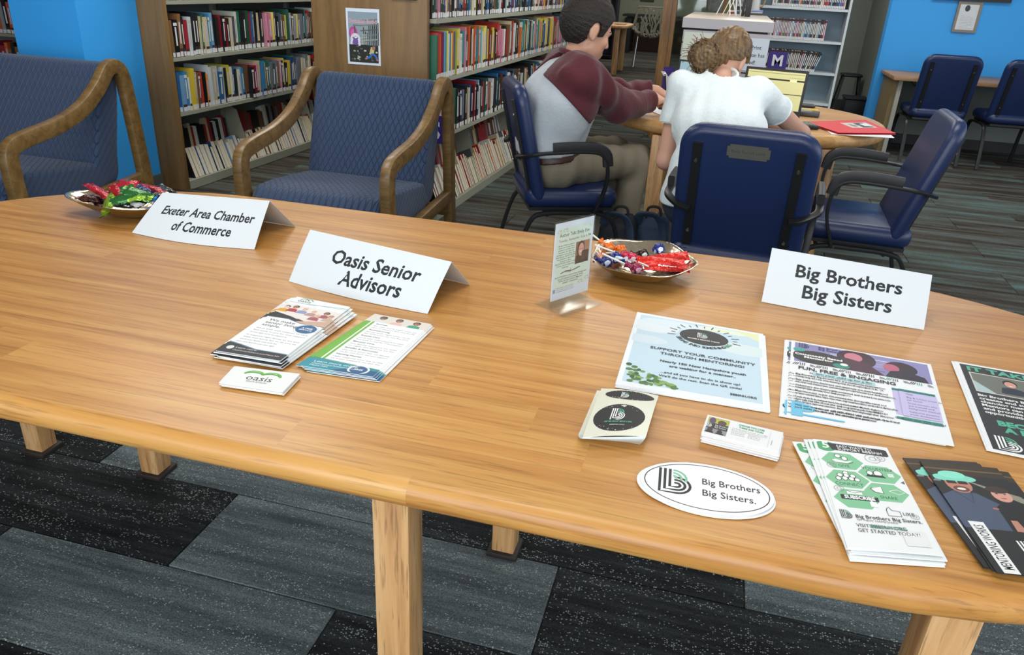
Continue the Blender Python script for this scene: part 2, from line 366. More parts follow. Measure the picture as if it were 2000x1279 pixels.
# ================================================================== THE SETTING
CA = carpet('carpet_charcoal', '26292a', '191b1c', '363a3b', (1.6, 24), .42, '8a9090')
CB = carpet('carpet_slate', '596164', '454c4e', '6c7578', (1.6, 24), .34, '9aa2a2')
CC = carpet('carpet_brown', '4a453e', '2b2825', '5a6462', (.9, 13))
CD = carpet('carpet_teal', '4f514b', '34312c', '5a7170', (.9, 11))
m = MB().b2((-7, -3, -.06), (6, 18.6, -.004)); floor = struct(m.build('floor', [CC])); floor.name = 'floor'
tilem = {}
def tile_mesh(mm):
    if mm.name not in tilem: tilem[mm.name] = MB().bbox((.46, .15, -.001), (.917, .297, .010), .002, seg=1).build('carpet_tile', [mm])
    return tilem[mm.name]
first = {}
for k in range(-5, 25):
    y0 = 1.488+.3*(k-1)
    for n in range(-4, 4):
        x0 = -1.136+.92*n-(0 if k % 2 == 0 else .464)
        xc = x0+.46
        if y0 > 4.0 and (xc < -2.9 or (-2.2 < xc < -1.9)) : continue
        if y0 > 2.0 and xc < -4.2: continue
        if y0 < 2.05: mm = CA if n % 2 else CB
        else: mm = [CC, CD, CC, CD, CD][(n*3+k*2) % 5]
        t0 = tile_mesh(mm)
        if mm.name not in first: t = t0; first[mm.name] = 1
        else: t = t0.copy(); COL.objects.link(t)
        t.parent = floor; t.location = (x0, y0, 0)
struct(MB().b2((-7, -3, 2.70), (6, 18.6, 2.76)).build('ceiling', mat('ceiling_white', 'e4e2dc', .9)))
WG = mat('wall_greygreen', '7e847c', .8, bump=.02, bscale=120)
BLUE = mat('wall_sky_blue', '36a4f2', .55, bump=.02, bscale=90)
BASEB = mat('baseboard_grey', '5a5c5a', .6)
struct(MB().b2((-7, -3, 0), (-6.9, 18.6, 2.7)).build('wall_left', WG))
struct(MB().b2((.2, 11.0, 0), (1.75, 11.15, 2.7)).build('wall_back', WG))
struct(MB().b2((.2, 10.975, 0), (1.72, 10.998, .12)).build('baseboard_back', mat('baseboard_dark', '3d3f42', .6)))
struct(MB().b2((-7, 18.4, 0), (6, 18.6, 2.7)).build('wall_far', mat('wall_far_paint', '8d917c', .85)))
struct(MB().b2((-7, 18.36, 0), (6, 18.398, .42)).build('baseboard_far', mat('baseboard_far_wood', '4b2d1c', .6)))
# blue wall behind the desk, with grey lower part
struct(MB().b2((1.455, 8.63, .70), (5.9, 8.78, 2.7)).b2((1.455, 8.63, 0), (1.56, 8.78, .70)).build('wall_right', BLUE))
struct(MB().b2((1.56, 8.635, 0), (5.9, 8.78, .70)).build('wall_right_panel', mat('wall_grey_lower', '747a75', .8)))
struct(MB().b2((1.56, 8.612, 0), (5.9, 8.634, .10)).build('baseboard_right', mat('baseboard_black', '26272a', .6)))
struct(MB().b2((1.63, 8.79, 0), (1.75, 11.0, 2.7)).build('wall_right_return', WG))
# blue column
struct(MB().b2((-3.865, 3.655, 0), (-3.42, 4.12, 2.7)).build('wall_column', BLUE))
b = MB().b2((-3.875, 3.64, 0), (-3.41, 3.654, .10)).b2((-3.419, 3.64, 0), (-3.405, 4.12, .10)); struct(b.build('baseboard_column', BASEB))
# wooden door frame with glass beside it
P0 = aty(1298, 90, 7.6).x
def post(x0, x1, y0, y1, nm):
    m = MB().b2((x0, y0, 0), (x1, y1, 2.6)).b2((x0+.02, y0-.018, 0), (x1-.04, y0-.001, 2.6)); return struct(m.build(nm, DOORW))
post(P0-.055, P0+.065, 7.6, 7.72, 'trim_1'); post(P0+.42, P0+.50, 7.62, 7.7, 'trim_2')
GLASS = mat('partition_glass', 'c9dcd8', .04, trans=1.0, spec=.5)
struct(MB().b2((P0+.066, 7.655, .05), (P0+.419, 7.667, 2.6)).build('window_1', GLASS))
struct(MB().b2((P0-.055, 7.6, 2.601), (P0+.5, 7.72, 2.69)).build('trim_3', DOORW))
# ================================================================== BOOKCASES
METAL = mat('shelf_beige_metal', '9a9c8c', .5, spec=.4)
METALD = mat('shelf_back_grey', '6f7674', .6)
NB = [0]
def book_mesh(kind):
    m = MB(); d = .165
    if kind == 'page':   # pages face outward
        m.box((.5, d/2, .5), (.91, d-.004, .985), 1); m.box((.0225, d/2, .5), (.045, d, 1), 0); m.box((.9775, d/2, .5), (.045, d, 1), 0); m.box((.5, d-.003, .5), (.76, .006, 1), 0)
    else:
        m.box((.5, d/2+.003, .487), (.84, d-.010, .970), 1)
        m.box((.04, d/2, .5), (.08, d, 1), 0); m.box((.96, d/2, .5), (.08, d, 1), 0); m.box((.5, .003, .5), (.84, .006, 1), 0)
        if kind != 'plain':
            m.box((.5, -.0003, .07), (.86, .001, .115), 2)
        if kind in ('lab2', 'title'): m.box((.5, -.0003, .165), (.86, .001, .07), 3)
        if kind in ('title', 'title2'): m.box((.5, -.0003, .56), (.34, .001, .50), 4)
        if kind == 'title2': m.box((.5, -.0003, .88), (.84, .001, .08), 4)
    return m
def objcol(name, mode):
    m_ = bpy.data.materials.new(name); m_.use_nodes = True; nt = m_.node_tree; b = nt.nodes['Principled BSDF']
    oi = nt.nodes.new('ShaderNodeObjectInfo'); out = oi.outputs['Color']
    if mode:
        hs = nt.nodes.new('ShaderNodeHueSaturation'); hs.inputs['Hue'].default_value = .62; hs.inputs['Saturation'].default_value = .8; hs.inputs['Value'].default_value = 1
        iv = nt.nodes.new('ShaderNodeInvert'); iv.inputs[0].default_value = .75; nt.links.new(out, iv.inputs[1]); nt.links.new(iv.outputs[0], hs.inputs['Color']); out = hs.outputs[0]
    nt.links.new(out, b.inputs['Base Color']); b.inputs['Roughness'].default_value = .4
    return m_
COVER = objcol('book_cover', 0); TITLE = objcol('book_title', 1)
PAGES = mat('book_pages', 'cfc8b4', .8, noise=.12, nscale=60); LABEL = mat('spine_label_white', 'd9dadb', .6); GENRE = mat('spine_label_dark', '3a2a26', .6)
BM = [COVER, PAGES, LABEL, GENRE, TITLE]
PROTO = {k: book_mesh(k) for k in ('page', 'plain', 'lab', 'lab2', 'title', 'title2')}
BMESH = {k: mkmesh('book', v.v, v.f, BM, v.m) for k, v in PROTO.items()}
PALNAME = {'black': ['15161a', '1c1f26', '22201f', '101418'], 'dark green': ['1d4a3a', '2f6b56', '27564a'], 'blue': ['2a5f93', '3a7db0', '6f9cc4', '1f3f73'], 'red': ['9c2430', 'b53a2e', '7c1c26'],
           'white': ['d5d8d6', 'c3ccd0', 'dcd9cc'], 'cream': ['c9bd98', 'b9b08c', 'd5cba6'], 'brown': ['6a4a32', '84603e', '4c372a'], 'orange': ['d06a2c', 'c8552a', 'dd8a3a'],
           'yellow': ['d2b73c', 'c9c04a', 'e0cf6a'], 'purple': ['4d3a80', '7a4c8c', '5d2f5c'], 'teal': ['2f7f84', '4a9a96'], 'grey': ['6b7078', '8e9499', '4a4f58'], 'pink': ['c2788c', 'd08aa0']}
ORD = {}
ONAMES = 'first second third fourth fifth sixth seventh eighth ninth tenth eleventh twelfth thirteenth fourteenth fifteenth sixteenth seventeenth eighteenth nineteenth twentieth'.split()
def one_book(x, y, z, th, h, rz, lean, cname, kind, where, group, dep=1.0, tilt=0.0):
    o = bpy.data.objects.new('book', BMESH[kind]); COL.objects.link(o)
    c = lin(random.choice(PALNAME[cname])); o.color = c
    M = Matrix.Translation((x, y, z)) @ Matrix.Rotation(rz, 4, 'Z') @ Matrix.Rotation(tilt, 4, 'X') @ Matrix.Rotation(lean, 4, 'Y')
    o.matrix_world = M @ Matrix.Diagonal((th, dep, h, 1)); NB[0] += 1
    k = ORD[(cname, where)] = ORD.get((cname, where), 0)+1
    lab = f'{ONAMES[min(k, 20)-1]} {cname} book from the near end, {where}' if kind != 'page' else f'{ONAMES[min(k, 20)-1]} {cname}-covered pages-out book from the near end, {where}'
    return tag(o, lab, 'book', group)
def stuff_books(lst, label, group):
    V = []; F = []; mi = []; cols = []
    keys = list(PALNAME); mats = []
    m = MB(); cm = {}
    for (x, y, z, th, h, rz, lean, cname, kind, dep, tilt) in lst:
        M = Matrix.Translation((x, y, z)) @ Matrix.Rotation(rz, 4, 'Z') @ Matrix.Rotation(tilt, 4, 'X') @ Matrix.Rotation(lean, 4, 'Y') @ Matrix.Diagonal((th, dep, h, 1))
        p = PROTO[kind]
        if cname not in cm: cm[cname] = len(cm)
        n = len(m.v); m.v += [M @ v for v in p.v]; m.f += [tuple(i+n for i in f) for f in p.f]
        m.m += [(4+cm[cname]) if q == 0 else (0 if q == 1 else 1 if q == 2 else 2 if q == 3 else 3) for q in p.m]
    ms = [PAGES, LABEL, GENRE, mat('spine_title', 'b9b4a2', .5)]+[mat('cover_'+c.replace(' ', '_'), PALNAME[c][0], .4) for c in cm]
    o = m.build('books', ms, smooth=False); return tag(o, label, 'books', group, 'stuff')
def fill(x, y0, y1, z, where, group, pal, n_ind, hr=(.205, .25), tr=(.018, .042), style='spine', rz=PI/2, slope=0.0):
    y = y0; k = 0; rest = []
    while y < y1:
        th = random.uniform(*tr); h = random.uniform(*hr)
        c = random.choice(pal); kind = random.choice(['lab', 'lab2', 'title', 'title2', 'title']) if style == 'spine' else 'page'
        lean = random.uniform(-.02, .05); xx = x+slope*(y-y0)-random.uniform(0, .012)
        tilt = 0.0; zz = z
        if style == 'page': tilt = -.42; zz = z+.003
        a = (xx, y, zz, th*.97, h, rz, lean if style == 'spine' else .12+random.uniform(0, .05), c, kind)
        if k < n_ind: one_book(*a[:9], where, group, 1.0, tilt)
        else: rest.append(a+(1.0, tilt))
        y += th+(.004 if random.random() < .1 else .0008); k += 1
    if rest: stuff_books(rest, f'far end of the row of books on {where}', None)
    return k
SLOPE = .03
def bookcase(name, label, xf, y0, y1, depth, shelf_z, panel, seg, backx):
    t = thing(name, label, 'bookcase', (xf-depth/2, y0, 0)); off = (xf-depth/2, y0, 0)
    pm = MB().bbox(((panel[0]+panel[1])/2, y0+.02, .8), (panel[1]-panel[0], .04, 1.6), .004)
    pm.build('end_panel', PANEL, t, off=off)
    for z in shelf_z:
        s = MB(); x1 = xf; x0 = xf-depth
        V = [(x0, y0+.045, z-.022), (x1, y0+.045, z-.022), (x1+SLOPE*(y1-y0), y1, z-.022), (x0+SLOPE*(y1-y0), y1, z-.022)]
        V += [(a, b, z) for a, b, c in V]; s.add(V, [(3, 2, 1, 0), (4, 5, 6, 7), (0, 1, 5, 4), (1, 2, 6, 5), (2, 3, 7, 6), (3, 0, 4, 7)])
        s.build('shelf', METAL, t, off=off)
    s = MB(); zb = .055; x1 = xf+.012; sl = SLOPE*(y1-y0)
    V = [(xf-depth, y0+.045, 0), (x1, y0+.045, 0), (x1+sl, y1, 0), (xf-depth+sl, y1, 0)]; V += [(a, b, zb) for a, b, c in V]
    s.add(V, [(3, 2, 1, 0), (4, 5, 6, 7), (0, 1, 5, 4), (1, 2, 6, 5), (2, 3, 7, 6), (3, 0, 4, 7)]); s.build('base_shelf', METAL, t, off=off)
    s = MB(); V = [(backx, y0+.045, .05), (backx+.012, y0+.045, .05), (backx+.012+sl, y1, .05), (backx+sl, y1, .05)]; V += [(a, b, 1.6) for a, b, c in V]
    s.add(V, [(3, 2, 1, 0), (4, 5, 6, 7), (0, 1, 5, 4), (1, 2, 6, 5), (2, 3, 7, 6), (3, 0, 4, 7)]); s.build('back_panel', METALD, t, off=off)
    for yy in seg:
        dx = SLOPE*(yy-y0)
        s = MB().b2((backx+.013+dx, yy, .05), (backx+.045+dx, yy+.035, 1.6)); s.build('upright', METAL, t, off=off)
        s = MB()                               # sloping bracket plate of the bottom shelf
        pv = [(backx+.046+dx, .06), (xf-.03+dx, .06), (xf-.12+dx, .40), (backx+.046+dx, .44)]
        V = [(a, yy+.012, b) for a, b in pv]+[(a, yy+.016, b) for a, b in pv]
        s.add(V, [(0, 1, 2, 3), (7, 6, 5, 4), (0, 4, 5, 1), (1, 5, 6, 2), (2, 6, 7, 3), (3, 7, 4, 0)]); s.build('bracket', METAL, t, off=off)
    return t
XL, XR = -3.257, -1.549
bookcase('library_bookcase', 'left wooden-ended bookcase beside the blue column, rows of labelled books', XL, 4.125, 7.6, .27, (1.45, 1.135, .812, .485), (-3.87, XL+.012), (4.9, 5.82, 6.74), XL-.26)
bookcase('library_bookcase', 'bookcase with poster on its wooden end panel behind the blue armchair', XR, 4.12, 8.2, .27, (1.45, 1.130, .812, .492), (-2.272, -1.584), (5.03, 5.95, 6.87, 7.79), -1.93)
struct_mat = METAL
# the rear half of the middle case
t = [o for o in bpy.data.objects if o.get('label', '').startswith('bookcase with poster')][0]
for z in (1.45, 1.13, .812, .49, .08):
    MB().b2((-2.26, 4.165, z-.022), (-1.945, 8.0, z)).build('shelf', METAL, t, off=t.location)
C_ALL = ['black', 'black', 'blue', 'dark green', 'red', 'white', 'cream', 'brown', 'grey', 'teal', 'purple', 'white', 'yellow', 'pink', 'grey']
C_DARK = ['black', 'black', 'black', 'black', 'dark green', 'dark green', 'blue', 'cream', 'white', 'red', 'brown', 'grey']
C_WARM = ['orange', 'yellow', 'white', 'blue', 'cream', 'brown', 'red', 'black', 'yellow', 'white', 'blue']
C_PASTEL = ['white', 'blue', 'cream', 'red', 'grey', 'teal', 'black', 'pink', 'white', 'orange', 'yellow', 'brown']
L1, L2, L3, L0 = 'left bookcase upper shelf', 'left bookcase middle shelf', 'left bookcase bottom shelf', 'left bookcase top shelf'
fill(XL, 4.19, 5.2, .813, L1, 'books on the upper shelf of the left bookcase', C_DARK, 26)
fill(XL+.03, 5.2, 7.4, .813, L1, 'books on the upper shelf of the left bookcase', C_ALL, 18, slope=SLOPE)
fill(XL, 4.19, 4.95, .486, L2, 'books on the middle shelf of the left bookcase', C_WARM, 26, hr=(.2, .26))
fill(XL+.03, 4.95, 7.4, .486, L2, 'books on the middle shelf of the left bookcase', C_ALL, 20, slope=SLOPE)
fill(XL+.0, 4.25, 7.2, .056, L3, 'pages-out books on the bottom shelf of the left bookcase', ['white', 'cream', 'blue', 'black', 'red', 'brown'], 36, hr=(.16, .21), tr=(.022, .045), style='page', slope=SLOPE)
fill(XL, 4.19, 7.4, 1.136, L0, 'books on the top shelf of the left bookcase', C_ALL, 0, slope=SLOPE)
R1, R2, R3, R0 = 'poster bookcase upper shelf', 'poster bookcase middle shelf', 'poster bookcase bottom shelf', 'poster bookcase top shelf'
for k, (c, hh) in enumerate([('dark green', .235), ('red', .245), ('orange', .24), ('red', .25), ('purple', .245), ('blue', .25), ('teal', .24), ('yellow', .25), ('white', .235), ('blue', .24), ('yellow', .235), ('orange', .245), ('blue', .24)]):
    one_book(XR, 4.17+k*.024, .813, .021, hh, PI/2, .01, c, 'lab', R1, 'books on the upper shelf of the bookcase behind the armchair')
fill(XR+.01, 4.50, 8.0, .813, R1, 'books on the upper shelf of the bookcase behind the armchair', C_PASTEL, 38, hr=(.21, .265), slope=SLOPE)
fill(XR, 4.17, 7.9, .493, R2, 'books on the middle shelf of the bookcase behind the armchair', ['black', 'black', 'grey', 'white', 'red', 'blue', 'cream', 'brown', 'white', 'pink', 'dark green'], 42, hr=(.2, .25), slope=SLOPE)
fill(XR, 4.24, 7.8, .056, R3, 'pages-out books on the bottom shelf of the bookcase behind the armchair', ['white', 'cream', 'blue', 'orange', 'black', 'red', 'cream', 'grey'], 32, hr=(.17, .24), tr=(.02, .04), style='page', slope=SLOPE)
fill(XR-.02, 4.17, 8.0, 1.131, R0, 'books on the top shelf of the bookcase behind the armchair', C_ALL, 0, slope=SLOPE)
# second rows stacked behind, on the bottom decks
def back_row(x, y0, y1, where):
    y = y0; L = []
    while y < y1:
        th = random.uniform(.02, .04)
        L.append((x+SLOPE*(y-y0), y, .20, th, random.uniform(.14, .19), PI/2, .25, random.choice(['black', 'grey', 'white', 'red', 'brown', 'cream']), 'plain', .6, -.3)); y += th+.001
    stuff_books(L, f'dark books leaning in the back row on {where}', None)
back_row(XL-.15, 4.3, 4.82, L3); back_row(XL-.12, 5.0, 7.2, L3); back_row(XR-.15, 4.3, 4.95, R3); back_row(XR-.13, 5.1, 7.6, R3)
# far bookcase seen left of the column
t = thing('library_bookcase', 'bookcase further back at the far left edge, behind the sofa', 'bookcase', (-5.6, 5.2, 0)); o_ = (-5.6, 5.2, 0)
MB().b2((-6.6, 5.45, 0), (-4.7, 5.47, 1.6)).build('back_panel', METALD, t, off=o_)
for z in (.12, .44, .76, 1.08, 1.42): MB().b2((-6.6, 5.2, z-.022), (-4.7, 5.449, z)).build('shelf', METAL, t, off=o_)
MB().b2((-4.698, 5.18, 0), (-4.66, 5.48, 1.6)).build('end_panel', PANEL, t, off=o_)
for z, nm in ((1.081, 'top'), (.761, 'upper'), (.441, 'middle')):
    x = -6.2
    while x < -4.74:
        th = random.uniform(.03, .05); one_book(x, 5.205, z, th*.96, random.uniform(.2, .26), 0, 0, random.choice(C_ALL if z > .8 else ['orange', 'brown', 'grey', 'purple', 'red', 'black']), random.choice(['lab', 'title']), f'far left bookcase {nm} shelf', 'books on the far left bookcase') if x > -5.9 else None
        x += th
# ================================================================== ARMCHAIRS
def fabric():
    m = bpy.data.materials.new('blue_quilted_fabric'); m.use_nodes = True; nt = m.node_tree; b = nt.nodes['Principled BSDF']; L = nt.links.new
    tc = node(nt, 'ShaderNodeTexCoord'); mp = node(nt, 'ShaderNodeMapping'); mp.inputs['Scale'].default_value = (1, 1, 1); L(tc.outputs['Object'], mp.inputs[0])
    sp = node(nt, 'ShaderNodeSeparateXYZ'); L(mp.outputs[0], sp.inputs[0])
    ad = node(nt, 'ShaderNodeMath', operation='ADD'); L(sp.outputs['Y'], ad.inputs[0]); L(sp.outputs['Z'], ad.inputs[1])
    def sn(inp, k, ph=0):
        a = node(nt, 'ShaderNodeMath', operation='MULTIPLY_ADD'); L(inp, a.inputs[0]); a.inputs[1].default_value = k; a.inputs[2].default_value = ph
        s = node(nt, 'ShaderNodeMath', operation='SINE'); L(a.outputs[0], s.inputs[0]); return s.outputs[0]
    sy = sn(ad.outputs[0], 2*PI/.085)
    mu = node(nt, 'ShaderNodeMath', operation='MULTIPLY'); L(sy, mu.inputs[0]); mu.inputs[1].default_value = 1.25
    def line(sign):
        a = node(nt, 'ShaderNodeMath', operation='MULTIPLY_ADD'); L(sp.outputs['X'], a.inputs[0]); a.inputs[1].default_value = 2*PI/.062
        m2 = node(nt, 'ShaderNodeMath', operation='MULTIPLY'); L(mu.outputs[0], m2.inputs[0]); m2.inputs[1].default_value = sign; L(m2.outputs[0], a.inputs[2])
        s = node(nt, 'ShaderNodeMath', operation='SINE'); L(a.outputs[0], s.inputs[0])
        ab = node(nt, 'ShaderNodeMath', operation='ABSOLUTE'); L(s.outputs[0], ab.inputs[0]); return ab.outputs[0]
    mn = node(nt, 'ShaderNodeMath', operation='MINIMUM'); L(line(1), mn.inputs[0]); L(line(-1), mn.inputs[1])
    r = node(nt, 'ShaderNodeMapRange'); r.inputs[1].default_value = 0; r.inputs[2].default_value = .35; L(mn.outputs[0], r.inputs[0])
    n = node(nt, 'ShaderNodeTexNoise'); n.inputs['Scale'].default_value = 260; L(tc.outputs['Object'], n.inputs[0])
    h = node(nt, 'ShaderNodeMath', operation='MULTIPLY_ADD'); L(n.outputs['Fac'], h.inputs[0]); h.inputs[1].default_value = .25; L(r.outputs[0], h.inputs[2])
    bp = node(nt, 'ShaderNodeBump'); bp.inputs['Strength'].default_value = .8; bp.inputs['Distance'].default_value = .004; L(h.outputs[0], bp.inputs['Height']); L(bp.outputs[0], b.inputs['Normal'])
    mx = node(nt, 'ShaderNodeMixRGB'); mx.inputs[1].default_value = lin('1a2840'); mx.inputs[2].default_value = lin('2d4263'); L(r.outputs[0], mx.inputs[0]); L(mx.outputs[0], b.inputs['Base Color'])
    b.inputs['Roughness'].default_value = .85; b.inputs['Sheen Weight'].default_value = .15; MATS['fab'] = m; return m
FAB = fabric()
def sideframe(x, flip, t):
    # closed bent-wood side: front post, S-curved arm, rear post, lower rail
    m = MB(); w = .05
    arm = curve_pts([(x, .36, .0), (x, .365, .30), (x, .372, .52), (x, .35, .590), (x, .27, .615), (x, .08, .645), (x, -.08, .70), (x, -.20, .785), (x, -.27, .855), (x, -.325, .865), (x, -.365, .825), (x, -.385, .70), (x, -.42, .30), (x, -.445, .0)], 7)
    m.tube(arm, .03, 12, flat=(w, .072), up=(1, 0, 0) if False else (0, 1, 0)); m.build('arm_frame', BROWN, t)
    MB().tube([(x, .345, .245), (x, -.405, .30)], .03, 12, flat=(w*.9, .062)).build('side_rail', BROWN, t)
def armchair(label, loc, rz, width, name='lounge_armchair'):
    t = thing(name, label, 'armchair' if width < 1 else 'sofa', loc, rz); hw = width/2
    for s in (-1, 1): sideframe(s*hw, s, t)
    w = width-.07
    def cushion(nm, pts, r, thick_n=1):
        poly = curve_pts(pts+[pts[0]], 5)[:-1]; n = len(poly); m = MB(); V = []; F = []
        xs = [(-w/2, .0), (-w/2+.004, .55), (-w/2+.015, .85), (-w/2+.035, 1.0)]; xs = [(x, k) for x, k in xs]+[(0, 1.0)]+[(-x, k) for x, k in xs[::-1]]
        c = sum((Vector(p) for p in poly), Vector())/n
        for x, k in xs:
            kk = 1-(1-k)*r
            for p in poly: q = c+(Vector(p)-c)*kk; V.append((x, q.y, q.z))
        for i in range(len(xs)-1):
            for k in range(n): F.append((i*n+k, i*n+(k+1) % n, (i+1)*n+(k+1) % n, (i+1)*n+k))
        F.append(tuple(range(n))[::-1]); F.append(tuple((len(xs)-1)*n+k for k in range(n)))
        m.add(V, F); m.build(nm, FAB, t, smooth=math.radians(50))
    cushion('seat', [(0, .375, .30), (0, .405, .36), (0, .38, .425), (0, .28, .455), (0, -.10, .425), (0, -.22, .40), (0, -.24, .30), (0, 0, .25), (0, .30, .255)], .22)
    cushion('backrest', [(0, -.13, .40), (0, -.19, .60), (0, -.265, .82), (0, -.29, .875), (0, -.335, .882), (0, -.375, .85), (0, -.36, .70), (0, -.30, .45), (0, -.27, .30), (0, -.16, .29)], .2)
    MB().tube([(-hw, .33, .22), (hw, .33, .22)], .02, 10, flat=(.03, .06)).build('front_rail', BROWN, t)
    MB().tube([(-hw, -.40, .22), (hw, -.40, .22)], .02, 10, flat=(.03, .06)).build('rear_rail', BROWN, t)
    return t
armchair('long blue quilted sofa with bent oak arm, at the left edge by the column', (-3.56, 2.95, 0), PI, 1.32, 'sofa')
armchair('blue quilted armchair with bent oak arms in front of the poster panel', (-1.655, 3.30, 0), PI, .70)
# ================================================================== BLUE CONFERENCE CHAIRS
def rrect(w, h, r, n=6, top_r=None):
    rt = top_r or r; out = []
    for cx, cy, rr, a0 in ((w/2-r, -h/2+r, r, -90), (w/2-rt, h/2-rt, rt, 0), (-w/2+rt, h/2-rt, rt, 90), (-w/2+r, -h/2+r, r, 180)):
        for k in range(n+1):
            a = math.radians(a0+90*k/n); out.append((cx+rr*math.cos(a), cy+rr*math.sin(a)))
    return out
def conf_chair(label, loc, rz, arms=True, plate=False, group=None, lean=13):
    t = thing('conference_chair', label, 'chair', loc, rz, group)
    Mx = Matrix.Translation((0, -.212, .665)) @ Matrix.Rotation(math.radians(90+lean), 4, 'X')      # local xy -> back plane, z -> rearwards... front face +z
    m = MB(); m.slab(rrect(.475, .545, .05, top_r=.085), .030, .062, 0, Mx, rnd=.028); m.build('backrest', VINYL, t, smooth=math.radians(60))
    m = MB(); m.slab(rrect(.47, .44, .06), .475, .085, 0, Matrix.Translation((0, .0, 0)), rnd=.036); m.build('seat', VINYL, t, smooth=math.radians(60))
    MB().b2((-.20, -.20, .372), (.20, .20, .389)).build('seat_pan', BLACKP, t)
    for s in (-1, 1):
        m = MB(); m.box((s*.172, -.02, .037), (.030, .47, .012), 0, Mx)
        m.tube([Mx @ Vector((s*.172, -.20, .040)), Mx @ Vector((s*.172, -.27, .036)), (s*.175, -.16, .385), (s*.19, -.06, .372)], .014, 8, flat=(.03, .014))
        m.build('back_rail', BLACKM, t)
        [MB().cyl(Mx @ Vector((s*.172, q, .043)), Mx @ Vector((s*.172, q, .047)), .006, 8).build('screw', CHROME, t) for q in (.15, -.13)]
        lg = curve_pts([(s*.235, .255, .0), (s*.235, .235, .18), (s*.235, .205, .31), (s*.235, .14, .365), (s*.235, .0, .372), (s*.235, -.14, .368), (s*.235, -.20, .33), (s*.235, -.25, .18), (s*.235, -.285, .0)], 6)
        MB().tube(lg, .0125, 10, flat=(.018, .03)).build('leg_frame', BLACKM, t)
        if arms:
            MB().tube(curve_pts([(s*.262, .09, .372), (s*.268, .135, .50), (s*.27, .135, .60), (s*.27, .10, .652), (s*.27, .02, .662), (s*.27, -.12, .655), (s*.262, -.20, .645), (s*.21, -.254, .625), (s*.172, -.262, .62)], 6), .01, 10, flat=(.014, .028), up=(1, 0, 0)).build('armrest', BLACKM, t)
            pa = [a for a in t.children if a.name.startswith('armrest')][-1]
            MB().tube(curve_pts([(s*.27, .138, .60), (s*.27, .125, .655), (s*.27, .08, .680), (s*.27, -.02, .683), (s*.27, -.12, .676)], 6), .02, 12, flat=(.046, .026), up=(1, 0, 0)).build('arm_pad', BLACKP, pa)
            MB().tube([(s*.235, .09, .366), (s*.262, .09, .372)], .01, 8).build('arm_bracket', BLACKM, t)
    MB().tube([(-.235, -.12, .362), (.235, -.12, .362)], .009, 8).build('cross_bar', BLACKM, t)
    MB().tube([(-.235, .15, .362), (.235, .15, .362)], .009, 8).build('cross_bar', BLACKM, t)
    MB().box((0, -.248, .036), (.315, .02, .008), 0, Mx).build('lower_bar', BLACKM, t)
    if plate:
        c = .008; w, h = .072, .025; poly = [(-w+c, -h), (w-c, -h), (w-c, -h+c), (w, -h+c), (w, h-c), (w-c, h-c), (w-c, h), (-w+c, h), (-w+c, h-c), (-w, h-c), (-w, -h+c), (-w+c, -h+c)]
        m = MB(); m.prism(poly, .0302, .0325, 0, Mx @ Matrix.Translation((0, .195, 0)))
        pl = m.build('nameplate', mat('brushed_plate', '6f7068', .45, .6), t)
        m = MB(); add_text(m, 'Betty Pennell Lewis', .0, -.004, .0145, 0, 'C', M=Mx @ Matrix.Translation((0, .195, .0327)))
        m.build('engraving', mat('engraving', '3f403c', .6), pl, smooth=False)
    return t
# ------------------------------------------------------------------ lettering
_font = None
def text_geo(body, size=1.0, bold=0.0, shear=0.0, sp=1.0, lsp=1.0, align='LEFT'):
    cu = bpy.data.curves.new('t', 'FONT'); cu.body = body; cu.size = 1.0; cu.offset = bold; cu.shear = shear; cu.space_character = sp; cu.space_line = lsp
    cu.align_x = align; cu.resolution_u = 2; cu.fill_mode = 'FRONT'
    o = bpy.data.objects.new('t', cu); me = bpy.data.meshes.new_from_object(o)
    V = [v.co*size for v in me.vertices]; F = [tuple(p.vertices) for p in me.polygons]
    bpy.data.objects.remove(o); bpy.data.curves.remove(cu); bpy.data.meshes.remove(me); return V, F
def add_text(m, body, x, y, size, mi=0, al='L', bold=0.0, shear=0.0, sp=1.0, sx=1.0, M=None, F3=None, rot=0.0, z=0.0, width=None):
    V, F = text_geo(body, size, bold, shear, sp)
    if not V: return
    x0 = min(v.x for v in V); x1 = max(v.x for v in V); w = x1-x0
    if width: sx = width/w
    o = {'L': x0, 'C': (x0+x1)/2, 'R': x1}[al]; c, s = math.cos(rot), math.sin(rot); P = []
    for v in V:
        a, b = (v.x-o)*sx, v.y; P.append(Vector((x+a*c-b*s, y+a*s+b*c, z)))
    if F3: P = [F3(p) for p in P]
    m.add(P, F, mi, M)
CHG = 'navy conference chairs around the round-ended table'
mc = conf_chair('navy conference chair the man in the grey and maroon shirt sits on', (-.68, 3.61, 0), math.radians(-66), group=CHG)
wc = conf_chair('navy conference chair with engraved plate, seen from behind, woman seated', (.145, 3.02, 0), math.radians(-5), plate=True, group=CHG, lean=14)
rc = conf_chair('empty navy conference chair right of the round-ended table', (.655, 3.60, 0), math.radians(87), group=CHG, lean=16)
fc1 = conf_chair('navy armless chair at the wall desk, left one under the framed notice', (1.88, 7.90, 0), math.radians(2), arms=False, group='chairs at the wall desk')
fc2 = conf_chair('navy armless chair at the wall desk, cut by the right edge', (2.50, 7.88, 0), math.radians(4), arms=False, group='chairs at the wall desk')
